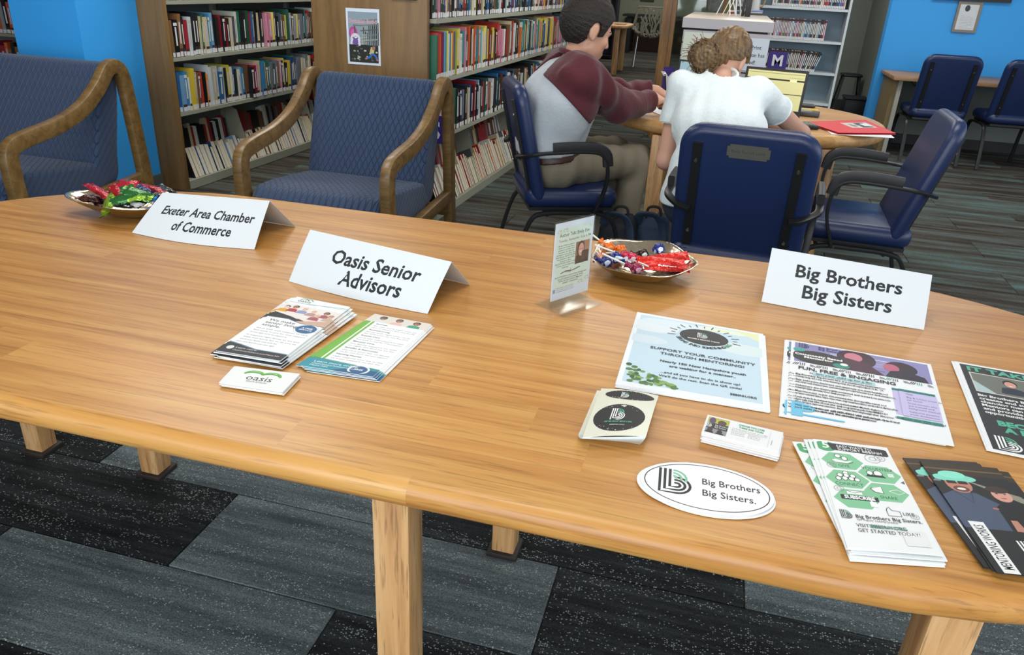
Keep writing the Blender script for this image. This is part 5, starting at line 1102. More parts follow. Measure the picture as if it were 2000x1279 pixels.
def draw_mini(p, w, h):
    p.rect(.004, .004, w*.31, h-.004, '2b2c2e'); p.rect(.004, h*.62, w*.31, h-.004, 'b3b24e'); p.ell(w*.09, h*.74, .006, .009, '5f4a6a'); p.ell(w*.22, h*.70, .008, .007, '5a463c'); blogo(p, w*.03, h*.38, .012, 'e6e8e8', '6fb090'); p.text('Big Brothers', w*.14, h*.49, .0052, 'e6e8e8'); p.text('Big Sisters', w*.14, h*.39, .0052, 'e6e8e8')
    p.rect(.004, .004, w*.31, h*.32, '8e8f92'); p.ell(w*.09, h*.25, .005, .006, '4a342c'); p.ell(w*.22, h*.20, .005, .006, '3a2a26'); p.poly([(w*.03, .004), (w*.05, h*.18), (w*.13, h*.18), (w*.15, .004)], '1f2226'); p.poly([(w*.16, .004), (w*.18, h*.14), (w*.27, h*.14), (w*.29, .004)], '1f2226')
    p.text('CHANGE TWO LIVES:', w*.60, h*.80, .0062, '3f9a6a', 'C', .03, width=w*.34); p.text('THEIRS AND YOURS', w*.60, h*.67, .0062, '3f9a6a', 'C', .03, width=w*.32); p.lines(w*.36, h*.57, w*.46, 2, .004, .003, '7a7d80', 3); p.lines(w*.36, h*.42, w*.18, 3, .004, .003, '7a7d80', 4); p.lines(w*.58, h*.42, w*.16, 3, .004, .003, '7a7d80', 5); p.rect(w*.845, .004, w*.850, h-.004, 'd0d2d2'); p.rect(w*.885, h*.2, w*.890, h*.45, '55585a')
Cc = A((1370, 845), (1521, 883), (1382, 811), (1530, 846), z=TT+.016)
leaflets('card', 'small mentoring card with photo strip, top of its pile', 'small mentoring cards', 'card', Cc, .140, .051, 7, [(.0, -.0015, .006), (.001, .001, -.005), (.002, .0, .008), (.0, -.001, -.006), (.002, .001, .012), (.001, -.001, .0)], draw_mini, th=.0023, col='e3e5e6')
# oval stickers
a0, a1 = at(1250, 933, TT+.003), at(1512, 976, TT+.003); ctr = (a0+a1)/2; ux = (a1-a0); L_ = ux.length/2; ux = ux.normalized(); uy = Vector((-ux.y, ux.x, 0))
def oval(label, dx, dy, z, draw):
    m = MB(); a, b = L_, L_*.62; m.prism([(a*math.cos(2*PI*k/64), b*math.sin(2*PI*k/64)) for k in range(64)], -.0012, 0); ang = math.atan2(ux.y, ux.x)
    o = m.build('oval_sticker', mat('sticker_white', 'e8eaeb', .35)); o.location = (ctr.x+dx, ctr.y+dy, z); o.rotation_euler.z = ang; tag(o, label, 'sticker', 'oval stickers in a small pile')
    if draw:
        p = Print(lambda u, v, k: Vector((u, v, k))); p.ring(0, 0, a*.93, b*.90, .0013, '24262a', n=72); blogo(p, -a*.70, -b*.44, b*.98, '26282b', '7fbf9f'); p.text('Big Brothers', -a*.06, b*.10, b*.36, '26282b', bold=.006, width=a*.86); p.text('Big Sisters.', -a*.06, -b*.36, b*.36, '26282b', bold=.006, width=a*.78); p.build('print', o)
    return o
oval('white oval sticker with striped b logo, uppermost of its pile', 0, 0, TT+.0052, True); oval('white oval sticker peeking out under the uppermost one', -.004, -.002, TT+.0038, False); oval('white oval sticker at the bottom of the oval pile', .002, -.003, TT+.0024, False)
# sticker roll strip folded on itself
t = thing('sticker_strip', 'folded strip of round black stickers on cream backing', 'stickers', at(1210, 815, TT)); off = t.location; LB = mat('liner_cream', 'dcdccb', .4)
Q = A((1138, 853), (1262, 851), (1175, 754), (1287, 768), z=TT+.020); bl, br, tl, tr = Q; w, h = .1, .125
def f2(u, v, k):
    a, b = u/w, v/h; return bl*(1-a)*(1-b)+br*a*(1-b)+tl*(1-a)*b+tr*a*b+Vector((0, 0, k-.010*max(0, b-.6)-.004*max(0, .25-b)+.003*math.sin(PI*a)))
sheet_mesh(f2, w, h, .0008, 6, 10).build('backing', LB, t, off=off, smooth=math.radians(60))
Q2 = A((1130, 848), (1250, 866), (1166, 762), (1285, 778), z=TT+.003); f3 = sheet_fn(Q2[0], Q2[1], Q2[2], Q2[3], w, h); sheet_mesh(f3, w, h, .0015, 2, 2).build('lower_backing', LB, t, off=off)
m = MB(); V = []
for i in range(9):
    a = PI*i/8; e0 = f2(0, 0, 0).lerp(f3(0, 0, 0), (1-math.cos(a))/2)+(bl-tl).normalized()*.006*math.sin(a); e1 = f2(w, 0, 0).lerp(f3(w, 0, 0), (1-math.cos(a))/2)+(br-tr).normalized()*.006*math.sin(a); V += [e0, e1]
m.add(V, [(2*i, 2*i+1, 2*i+3, 2*i+2) for i in range(8)]); m.build('fold', mat('liner_blue', 'cfdfe6', .35), t, off=off, smooth=math.radians(80))
p = Print(f2); r = random.Random(8)
for cx, cy in ((.048, .044), (.053, .108)):
    p.ell(cx, cy, .042, .0345 if cy < .1 else .014, '151617'); blogo(p, cx-.014, cy-.006 if cy < .1 else cy-.008, .028 if cy < .1 else .016, 'eef0f0', '4aa88c')
    for i in range(50):
        a = r.uniform(0, PI) if i % 2 else r.uniform(PI, 2*PI); q = r.uniform(.82, .97); rr = r.uniform(.0003, .0008); bb = .0345 if cy < .1 else .014
        if abs(math.sin(a)) > .6: p.ell(cx+.042*q*math.cos(a), cy+bb*q*math.sin(a), rr, rr, 'eef0f0', n=6)
p.text('ASK ME ABOUT BEING A BIG!', .048, .030, .0055, '4aa88c', 'C', .03, width=.045); p.text('BBBSNH.ORG', .048, .023, .004, 'b8bcbc', 'C', .02); p.build('sticker_print', t, off=off)
# ================================================================== ACRYLIC HOLDER
def acrylic():
    m = bpy.data.materials.new('clear_acrylic'); m.use_nodes = True; nt = m.node_tree; nt.nodes.clear()
    o = node(nt, 'ShaderNodeOutputMaterial'); mx = node(nt, 'ShaderNodeMixShader'); tr = node(nt, 'ShaderNodeBsdfTransparent'); gl = node(nt, 'ShaderNodeBsdfGlossy')
    tr.inputs[0].default_value = (.95, .965, .96, 1); gl.inputs['Roughness'].default_value = .05; mx.inputs[0].default_value = .07
    nt.links.new(tr.outputs[0], mx.inputs[1]); nt.links.new(gl.outputs[0], mx.inputs[2]); nt.links.new(mx.outputs[0], o.inputs[0]); return m
ACR = acrylic()
pL, pR = at(1073, 604, TT+.003), at(1146, 580, TT+.003); d = (pR-pL); W_ = d.length; d = d.normalized(); n_ = Vector((d.y, -d.x, 0)); zt_ = aty(1081, 437, pL.y).z
t = thing('sign_holder', 'clear acrylic sign holder with author talk card', 'sign holder', pL); off = t.location
fn = vfn(pL, d, (0, 0, 1), n_); H_ = zt_-pL.z
sheet_mesh(vfn(pL+n_*.0035, d, (0, 0, 1), n_), W_, H_, .0018).build('front_pane', ACR, t, off=off); sheet_mesh(vfn(pL-n_*.0015, d, (0, 0, 1), n_), W_, H_, .0018).build('rear_pane', ACR, t, off=off)
sheet_mesh(vfn(pL+n_*.0035+Vector((0, 0, H_+.002)), d, -n_, (0, 0, 1)), W_, .0068, .0018).build('top_fold', ACR, t, off=off)
q = [pL-d*.002-n_*.040, pR+d*.002-n_*.040, pL-d*.002+n_*.042, pR+d*.002+n_*.042]
m = MB(); bz = TT+.0012; V = [(a.x, a.y, bz) for a in (q[0], q[1], q[3], q[2])]+[(a.x, a.y, bz+.0022) for a in (q[0], q[1], q[3], q[2])]; m.add(V, [(3, 2, 1, 0), (4, 5, 6, 7), (0, 1, 5, 4), (1, 2, 6, 5), (2, 3, 7, 6), (3, 0, 4, 7)]); m.build('foot', ACR, t, off=off)
z1 = .016; fc = vfn(pL+Vector((0, 0, z1))+d*.001, d, (0, 0, 1), n_); w, h = W_-.002, H_-z1-.001
cd = sheet_mesh(lambda u, v, k: fc(u, v, k+.0012), w, h, .0015).build('card', mat('card_bluewhite', 'dbe4f2', .5), t, off=off)
p = Print(lambda u, v, k: fc(u, v, k+.0012)); p.rect(.005, h*.14, w-.006, h*.93, 'd6e6da'); p.text('Author Talk: Emily Eve', w*.5, h*.82, .0098, '2a3a3a', 'C', .01, width=w*.78); p.text('Tuesday, September 16 at 6 PM', w*.52, h*.755, .0072, '8a6a5c', 'C', .01, width=w*.84)
for i, s_ in enumerate(['By day, Emily is a stay-at-', 'home mom to her three', 'children in southern New', 'Hampshire. By night, she', 'investigates as an author. Her', 'debut fantasy, BLACKTHORN,', 'was published in April 2025.', 'Come learn about', "BLACKTHORN, Emily's writing", 'process, and all things indie', 'publishing.']): p.text(s_, w*.31, h*(.70-.029*i), .0044, '2f3436', 'C', .012)
p.rect(w*.56, h*.42, w*.93, h*.71, '8a6450'); p.rect(w*.80, h*.58, w*.93, h*.71, 'b08468'); p.poly([(w*.57, h*.42), (w*.58, h*.52), (w*.68, h*.56), (w*.80, h*.55), (w*.90, h*.50), (w*.92, h*.42)], '2a2224'); p.ell(w*.70, h*.60, .0105, .018, '3a2622'); p.ell(w*.71, h*.60, .0078, .0135, 'd8a294'); p.rect(w*.73, h*.46, w*.91, h*.58, '3a3436'); p.ell(w*.705, h*.575, .0035, .0015, 'f0e4e0'); p.rect(w*.64, h*.605, w*.78, h*.609, '5a3a3a')
p.stroke([(w*.2, h*.345), (w*.35, h*.365), (w*.5, h*.35), (w*.72, h*.375)], .002, '4a5050'); p.stroke([(w*.25, h*.36), (w*.45, h*.345), (w*.65, h*.36)], .0014, '7a7468'); p.stroke([(w*.45, h*.33), (w*.47, h*.39)], .0012, '5a5a50')
for i, s_ in enumerate(['BLACKTHORN is a novel of love, betrayal, and', "one girl's attempt to avenge her family.", 'Perfect for fans of Sarah J. Maas and', 'Jennifer L. Armentrout.']): p.text(s_, w*.48, h*(.29-.03*i), .0046, '2f3436', 'C', .012)
for x, y, sx in ((.10, .89, 1), (.25, .90, 1), (.92, .2, -1), (.75, .17, -1)): p.ring(w*x, h*y, .005, .003, .0006, '6a8478', 0, 270, 10); p.ring(w*x+.006, h*y, .003, .004, .0006, '6a8478', 90, 360, 10)
p.rect(w*.03, h*.10, w*.09, h*.15, '8aa0b8'); p.lines(w*.12, h*.15, w*.45, 3, .004, .003, '50585a', 5); p.build('print', cd, off=off)
# ================================================================== CANDY DISHES
BRASS = mat('polished_dish', 'd6c8b2', .20, 1.0, bump=.25, bscale=28)
def dish(label, c, rx, ry, rot, hgt, lob, amp, wv=.05):
    t = thing('candy_dish', label, 'dish', (c[0], c[1], TT+.001), rot); th0 = 0
    def fn(q, th):
        r = math.hypot(q[0], q[1]); k = 1+amp*math.cos(lob*th)*(r/.12)**2; kk = r/.12
        return (q[0]/.12*rx*k, q[1]/.12*ry*k, q[2]*hgt/.035*(1+wv*math.cos(lob*th+.6)*kk*kk))
    prof = [(.0, .0), (.04, .0), (.06, .003), (.085, .012), (.105, .024), (.117, .033), (.1205, .0355), (.119, .0365), (.114, .0335), (.102, .0262), (.083, .0148), (.058, .0058), (.04, .0030), (0, .003)]
    m = MB(); m.lathe(prof, 72, 0, None, fn); m.build('bowl', BRASS, t, smooth=math.radians(80)); return t
D2 = (at(1150, 506, .795)+at(1357, 514, .795))/2; D2r = (at(1357, 514, .795)-at(1150, 506, .795)).length/2/1.02; y0_, y1_ = at(1245, 541, .795).y, at(1245, 469, .795).y; D2q = (y1_-y0_)/2/1.0; D2 = (D2.x, (y0_+y1_)/2)
a_, b_ = at(143, 395, .795), at(378, 384, .795); D1 = ((a_.x+b_.x)/2, (a_.y+b_.y)/2)
dish('scalloped metal dish of chocolates beside the Chamber of Commerce name tent', D1, .152, .098, math.radians(14), .040, 4, .15, .10)
dish('round scalloped metal dish of lollipops behind the acrylic sign holder', D2, D2r, D2q, 0, .040, 5, .045, .05)
def foil(name, c1, c2, rough=.22, metal=.35):
    m_ = mat(name, c1, rough, metal)
    if not m_.get('two'):
        m_['two'] = 1; nt = m_.node_tree; b = nt.nodes['Principled BSDF']; tc = nt.nodes.new('ShaderNodeTexCoord'); n = nt.nodes.new('ShaderNodeTexNoise'); n.inputs['Scale'].default_value = 45; n.inputs['Detail'].default_value = 1
        nt.links.new(tc.outputs['Object'], n.inputs['Vector']); r = nt.nodes.new('ShaderNodeValToRGB'); r.color_ramp.interpolation = 'CONSTANT'; r.color_ramp.elements[0].color = lin(c1); r.color_ramp.elements[1].color = lin(c2); r.color_ramp.elements[1].position = .60
        nt.links.new(n.outputs['Fac'], r.inputs[0]); nt.links.new(r.outputs[0], b.inputs['Base Color'])
        n2 = nt.nodes.new('ShaderNodeTexNoise'); n2.inputs['Scale'].default_value = 130; nt.links.new(tc.outputs['Object'], n2.inputs['Vector']); bp = nt.nodes.new('ShaderNodeBump'); bp.inputs['Strength'].default_value = .6; bp.inputs['Distance'].default_value = .004; nt.links.new(n2.outputs['Fac'], bp.inputs['Height']); nt.links.new(bp.outputs[0], b.inputs['Normal'])
    return m_
def packet(label, loc, L, wd, th, rot, mt, group, txt=None):
    rr = random.Random(sum(ord(c) for c in label)); m = MB(); n = 10; V = []; F = []; ns = 12
    for i in range(n+1):
        u = i/n; x = (u-.5)*L; fin = u < .13 or u > .87
        a = wd/2*(1.0 if not fin else 1.08); b = th/2*(.12 if fin else min(1, 1.4*math.sin(PI*min(max((u-.1)/.8, .06), .94))**.5))
        if i in (1, n-1): a *= .86
        for k in range(ns):
            t_ = 2*PI*k/ns; jig = 1+.06*rr.uniform(-1, 1); V.append((x, a*math.cos(t_)*jig, b*math.sin(t_)*jig+(0.0015*math.sin(9*t_) if fin else 0)))
    for i in range(n):
        for k in range(ns): F.append((i*ns+k, i*ns+(k+1) % ns, (i+1)*ns+(k+1) % ns, (i+1)*ns+k))
    F.append(tuple(range(ns))[::-1]); F.append(tuple(n*ns+k for k in range(ns))); m.add(V, F)
    o = m.build('candy', mt, smooth=math.radians(30)); o.location = loc; o.rotation_euler = rot; tag(o, label, 'candy', group)
    if txt:
        p = MB(); add_text(p, txt, 0, -.006, .015, 0, 'C', .04, z=th/2+.0009); q = p.build('lettering', ink('f4f0ee'), o, smooth=False)
    return o
R_ = math.radians; G1_ = 'wrapped chocolates in the dish beside the Chamber of Commerce name tent'
FO = {'red': foil('foil_red', 'b81e2c', '8e1420'), 'green': foil('foil_green', '2f6b34', '8fb83a'), 'lime': foil('foil_lime', '7fa32c', 'c8cf3c'), 'redgreen': foil('foil_redgreen', 'c9283a', '2d6b3c'), 'navy': foil('foil_navy', '232a5e', '8fa0c0'), 'sky': foil('foil_sky', '2f86cf', 'd8e6f0'), 'brown': foil('foil_brown', '4a2018', '2a1210'), 'silver': foil('foil_silver', 'b9bcc0', '8a8d92', .15, .9), 'bwhite': foil('foil_bwhite', '17181c', 'e0e0e0'), 'orange': foil('foil_orange', 'e8701c', 'f09a50', .2, .1), 'pink': foil('foil_pink', 'c8244e', 'f0d0d8', .2, .1), 'maroon': foil('foil_maroon', '8a1c44', 'd8a8b8', .2, .1), 'blue': foil('foil_blue', '1f2f7a', 'dde4f2', .2, .1), 'choc': foil('foil_choc', '2b1c16', 'e0dcd6', .2, .1), 'kred': foil('foil_kred', 'd8281c', 'c01c14', .2, .15)}
def zc(dz): return TT+.001+dz
for lab, px, py, dz, L, wd, th, rot, c in (
    ('long red foil candy poking left out of the dish', 196, 379, .050, .105, .020, .010, (0, 10, -20), 'red'),
    ('red foil candy with pale tip behind the long red one', 232, 381, .055, .085, .020, .012, (20, 12, -35), 'red'),
    ('large red and green candy on top of the heap', 243, 368, .066, .075, .036, .014, (30, -8, -15), 'redgreen'),
    ('green candy beside the large red and green one', 268, 383, .058, .07, .026, .012, (25, 14, 10), 'green'),
    ('lime green foil candy hanging over the front rim', 213, 400, .036, .095, .024, .012, (30, 18, -62), 'lime'),
    ('dark green foil candy in the middle of the heap', 251, 391, .050, .080, .024, .012, (30, -10, 28), 'green'),
    ('navy candy with white lettering on the heap', 272, 376, .056, .075, .026, .013, (20, 4, -20), 'navy'),
    ('red candy at the rear right of the heap', 292, 372, .050, .095, .020, .011, (10, 2, -8), 'red'),
    ('sky blue foil candy lying across the middle', 270, 392, .044, .085, .020, .011, (20, -4, 12), 'sky'),
    ('silver wrapped candy near the front rim', 240, 404, .030, .070, .016, .012, (0, 0, 5), 'silver'),
    ('black and white candy at the right of the heap', 318, 376, .046, .070, .024, .014, (15, 5, -30), 'bwhite'),
    ('dark brown foil candy at the left tip of the dish', 178, 393, .034, .06, .022, .014, (0, 5, 10), 'brown'),
    ('dark brown foil candy by the front left rim', 196, 404, .022, .045, .022, .014, (0, 10, -40), 'brown'),
    ('dark candy beside the sky blue one', 262, 399, .036, .07, .024, .012, (20, 0, -20), 'bwhite'),
    ('dark red candy under the green ones', 222, 388, .040, .080, .024, .014, (0, 0, -30), 'brown'),
    ('brown candy behind the name tent corner', 300, 386, .040, .08, .024, .014, (0, 0, 10), 'brown')):
    P = at(px, py-4, zc(dz+.004)); packet(lab, P, L*1.12, wd*1.3, th*1.35, [R_(a) for a in rot], FO[c], G1_)
G2_ = 'sweets in the dish behind the acrylic sign holder'
for lab, px, py, dz, L, rot, tx in (('red wafer bar at the right rim, upper one', 1308, 503, .036, .085, (25, -8, 18), None), ('red wafer bar lying across the middle right', 1290, 512, .034, .105, (25, 0, 6), None), ('red wafer bar with white lettering in front', 1302, 522, .026, .100, (20, 0, 12), 'KitKat'), ('red wafer bar tucked under the others', 1316, 514, .022, .09, (0, 0, -25), None)):
    packet(lab, at(px, py, zc(dz)), L, .028, .013, [R_(a) for a in rot], FO['kred'], G2_, tx)
def lolly(label, px, py, dz, c, tx, ty, dzt, rad=.0135):
    P = at(px, py, zc(dz)); E_ = at(tx, ty, zc(dzt)); t = thing('lollipop', label, 'lollipop', P, 0, G2_); d = (E_-P); rr = random.Random(px)
    ph = [rr.uniform(0, 6) for _ in range(4)]
    m = MB(); m.ball((0, 0, 0), (rad, rad, rad*.95), nu=20, nv=14, fn=lambda v: 1+.10*math.sin(7*v.x+ph[0]+4*v.z)+.07*math.sin(11*v.y+ph[1])+.05*math.sin(17*v.z+ph[2])); dn = d.normalized()
    m.tube([dn*rad*.8, dn*rad*1.25, dn*rad*1.7, dn*rad*2.1], [rad*.55, rad*.34, rad*.42, rad*.72], 10); m.build('wrapped_head', FO[c], t, smooth=math.radians(40))
    MB().cyl(dn*rad*1.9, d, .0021, 8).build('stick', mat('lolly_stick', 'e9e7e0', .6), t)
for a in (('orange lollipop with stick leaning up to the left', 1190, 484, .032, 'orange', 1158, 459, .050), ('second orange lollipop behind the first', 1213, 489, .030, 'orange', 1185, 478, .035), ('brown wrapped lollipop in the middle of the dish', 1256, 497, .030, 'choc', 1183, 494, .030),
          ('blue wrapped lollipop standing at the rear', 1287, 486, .042, 'blue', 1292, 500, .030), ('pink lollipop left of the red bars', 1234, 505, .030, 'pink', 1162, 478, .055), ('blue wrapped lollipop at the left rim', 1184, 512, .028, 'blue', 1152, 502, .040), ('blue wrapped lollipop beside the one at the left rim', 1203, 503, .034, 'blue', 1232, 512, .036), ('maroon lollipop at the front rim', 1244, 526, .026, 'maroon', 1176, 495, .050), ('pink lollipop with white marks in the centre', 1222, 502, .026, 'pink', 1266, 520, .034)): lolly(*a)
# ================================================================== PEOPLE
def V3(*a): return Vector(a)
SKIN = mat('skin_fair', 'c99a82', .5, bump=.05, bscale=140, spec=.35); SKIN2 = mat('skin_tan', 'cfa08a', .5, bump=.05, bscale=140, spec=.35)
def frame(fwd, up):
    f = Vector(fwd).normalized(); u = Vector(up); u = (u-f*u.dot(f)).normalized(); r = f.cross(u); return r, f, u        # right, forward, up
def head(fd, C, fwd, up, s, ear_side=None):
    r, f, u = frame(fwd, up); C = Vector(C); P = lambda x, y, z: C+(r*x+f*y+u*z)*s; R = [list(r), list(f), list(u)]
    fd.ell(P(0, -.014, .030), (.077*s, .096*s, .092*s), R, .01); fd.ell(P(0, .022, -.035), (.060*s, .068*s, .078*s), R, .03)
    fd.ell(P(0, .060, -.092), (.026*s, .024*s, .020*s), R, .03); fd.cone(P(-.045, .0, -.060), P(0, .055, -.090), .020*s, .018*s, .02); fd.cone(P(.045, .0, -.060), P(0, .055, -.090), .020*s, .018*s, .02)
    fd.cone(P(0, .082, .014), P(0, .101, -.022), .0075*s, .0095*s, .012); fd.ell(P(0, .073, .022), (.046*s, .016*s, .010*s), R, .015)
    for q in (-1, 1):
        fd.ell(P(q*.010, .092, -.027), (.007*s, .008*s, .006*s), R, .006); fd.ell(P(q*.036, .062, -.018), (.020*s, .018*s, .018*s), R, .015)
        fd.ell(P(q*.079, -.012, .000), (.008*s, .019*s, .031*s), R, .006); fd.ell(P(q*.078, -.006, -.024), (.007*s, .010*s, .012*s), R, .006)
    fd.ell(P(0, .086, -.056), (.022*s, .012*s, .006*s), R, .006); fd.ell(P(0, .083, -.068), (.019*s, .012*s, .007*s), R, .006)
    return P, R
def hand(fd, W, fwd, nrm, side, curl, s=1.0, spread=.0):
    """W wrist, fwd towards fingers, nrm = back of the hand, side = +1 thumb on the right of (fwd,nrm)"""
    f = Vector(fwd).normalized(); n = Vector(nrm); n = (n-f*n.dot(f)).normalized(); r = f.cross(n)*side; W = Vector(W)
    P = lambda a, b, c: W+(f*a+r*b+n*c)*s
    fd.cone(P(-.02, 0, 0), P(.03, 0, .0), .024*s, .023*s, .015)
    for b in (-.026, -.009, .009, .026): fd.cone(P(.02, b*.7, 0), P(.085, b, .002), .015*s, .0115*s, .008)
    L = [(.026, .072), (.009, .080), (-.009, .075), (-.027, .058)]
    for b, l in L:
        p = P(.085, b, .002); a = curl*.55; pts = [p]
        for k, q in enumerate((.45, .30, .25)):
            d = f*math.cos(a)-n*math.sin(a)+r*(spread*b*8); p = p+d*l*q*s; pts.append(p); a += curl*(.9 if k == 0 else .6)
        fd.chain(pts, [.0098*s, .0090*s, .0083*s, .0072*s], .004)
    fd.chain([P(.015, .020, -.004), P(.045, .048, -.018), P(.072, .052, -.034), P(.090, .040, -.044)], [.016*s, .0125*s, .0105*s, .0085*s], .008)
# ---------------------------------------------------------------- the man
F_m = V3(.914, .407, 0); R_m = V3(.407, -.914, 0); U = V3(0, 0, 1)
org = V3(-.66, 3.62, 0)
def ml(x, y, z): return org+R_m*x+F_m*y+U*z
man = thing('person', 'man in grey raglan shirt with maroon sleeves and khaki trousers, writing', 'person', ml(0, -.05, 0)); mo = man.location
pel = ml(0, -.10, .575); lum = ml(0, -.13, .72); chest = ml(0, -.075, .87); upp = ml(0, -.045, .975)
shR, shL = ml(.165, -.02, .965), ml(-.165, -.02, .965)
elR, elL = V3(-.462, 3.705, .828), V3(-.545, 4.04, .83)
wrR = aty(1274, 198, 3.93); wrL = aty(1281, 178, 4.10)
hC = V3(-.628, 3.636, 1.152); hf = V3(.76, .56, -.36); 
nb = ml(0, .0, 1.02)
fd = Field((-1.0, 3.2, .0), (-.08, 4.3, 1.36), .0065)
def torso(fd, g=0.0, k=.05):
    fd.chain([ml(-.09, -.10, .575), ml(.09, -.10, .575)], [.120+g]*2, k); fd.chain([ml(-.06, -.110, .70), ml(.06, -.110, .70)], [.132+g]*2, k)
    fd.chain([ml(-.09, -.065, .84), ml(.09, -.065, .84)], [.134+g]*2, k); fd.chain([ml(-.125, -.035, .955), ml(.125, -.035, .955)], [.078+g]*2, k)
    fd.cone(ml(0, -.10, .62), ml(0, -.09, .84), .125+g, .13+g, k)
torso(fd)
fd.cone(ml(0, -.02, .98), hC+V3(-.02, -.01, -.05), .062, .056, .04)
hP, hR = head(fd, hC, hf, (0, 0, 1), 1.20)
def armR(fd, g=0.0, k=.02, upto=1.0): fd.chain([shR, elR, elR.lerp(wrR, upto)], [.064+g, .054+g, (.054+(.028-.054)*upto)+g], k)
def armL(fd, g=0.0, k=.02, upto=1.0): fd.chain([shL, elL, elL.lerp(wrL, upto)], [.064+g, .054+g, (.054+(.028-.054)*upto)+g], k)
armR(fd); armL(fd)
hand(fd, wrR, aty(1290, 190, 4.02)-wrR, V3(.3, -.5, .9), -1, .95, 1.0); hand(fd, wrL, aty(1300, 184, 4.16)-wrL+V3(.04, 0, -.01), V3(-.3, -.1, .95), 1, .85, 1.0)
AN_R, AN_L = V3(-.395, 3.73, .09), V3(-.52, 3.86, .09)
def legs(fd, g=0.0, k=.03):
    for s, kn, an in ((1, V3(-.365, 3.93, .530), AN_R), (-1, V3(-.50, 4.04, .535), AN_L)):
        fd.chain([ml(s*.09, -.08, .565), kn, an], [.094+g, .066+g, .044+g], k)
legs(fd)
sdf_mesh('body', fd, None, None, None, SKIN, man, off=mo)
# hair
def hairfield(P, hC, fwd, up, s, infl, hl, lo, hi, h=.005, seed=1, st=.003):
    f2 = Field(lo, hi, h); r, f, u = frame(fwd, up); X, Y, Z = f2.xyz((slice(None),)*3); x = ((X-hC.x)*r.x+(Y-hC.y)*r.y+(Z-hC.z)*r.z)/s; y = ((X-hC.x)*f.x+(Y-hC.y)*f.y+(Z-hC.z)*f.z)/s; z = ((X-hC.x)*u.x+(Y-hC.y)*u.y+(Z-hC.z)*u.z)/s
    k = np.sqrt((x/(.077+infl))**2+((y+.014)/(.096+infl))**2+((z-.030)/(.092+infl*1.35))**2); d = (k-1)*.085
    ang = np.arctan2(x, z-.02); d = d+st*(np.sin(ang*26+y*40)+.6*np.sin(ang*51+3*y+1)+.5*np.sin(y*170+ang*9))*np.clip(k-.3, 0, 1)
    lim = np.interp(y, [a for a, b in hl], [b for a, b in hl]); g = lim-z
    ear = np.sqrt(((y+.008)/.022)**2+((z+.004)/.036)**2)-1
    d = np.maximum(np.maximum(d, g*.9), np.where(np.abs(x) > .05, -ear*.02, -1)); f2.F = (d*s).astype(np.float32); return f2
HAIRM = mat('hair_dark_brown', '1e1612', .7, noise=.35, nscale=90, bump=.7, bscale=130)
hf1 = hairfield(hP, hC, hf, (0, 0, 1), 1.20, .012, [(-.12, -.060), (-.07, -.068), (-.035, -.062), (-.02, -.03), (.012, -.014), (.034, -.006), (.044, .030), (.060, .062), (.10, .072)], hC-V3(.18, .18, .15), hC+V3(.18, .18, .19), .0045, st=.0011)
sdf_mesh('hair', hf1, None, None, None, HAIRM, man, off=mo)
# eyes
for q in (-1, 1):
    m = MB(); m.ball(hP(q*.031, .0655, .004), .0125, nu=12, nv=8); e = m.build('eye', mat('eye_white', 'd8d2cc', .3), man, off=mo); MB().ball(hP(q*.031, .0725, .001), .0065, nu=10, nv=6).build('iris', mat('iris_brown', '2b1c14', .3), e, off=mo)
    MB().tube([hP(q*.016, .083, .024), hP(q*.032, .080, .028), hP(q*.048, .068, .024)], .0035, 6).build('eyebrow', HAIRM, man, off=mo)
# shirt: body and raglan sleeves
GREY = mat('heather_grey_jersey', 'aeb6bd', .9, noise=.06, nscale=200, bump=.25, bscale=60, sheen=.2); MAR = mat('maroon_jersey', '4f1722', .9, bump=.25, bscale=55, sheen=.15)
f3 = Field((-1.02, 3.25, .50), (-.35, 4.1, 1.12), .0065); torso(f3, .020); f3.cone(ml(0, -.02, .97), ml(0, .0, 1.03), .075, .070, .03)
for dz, a in ((.60, .008), (.66, .012), (.72, .006)): f3.cone(ml(.10, -.02, dz), ml(-.10, -.22, dz+.02), .105, .105, .04) if False else None
f3.noise(.0045, 24, 3); r_, f_, u_ = frame(hf, U)
def plane(p, n): n = Vector(n).normalized(); return lambda X, Y, Z: ((X-p.x)*n.x+(Y-p.y)*n.y+(Z-p.z)*n.z)
f3.cut(plane(ml(0, -.1, .622), F_m*.12-U)); f3.cut(plane(ml(0, -.02, 1.050), U-F_m*.35))
shirt = sdf_mesh('shirt_body', f3, None, None, None, GREY, man, off=mo)
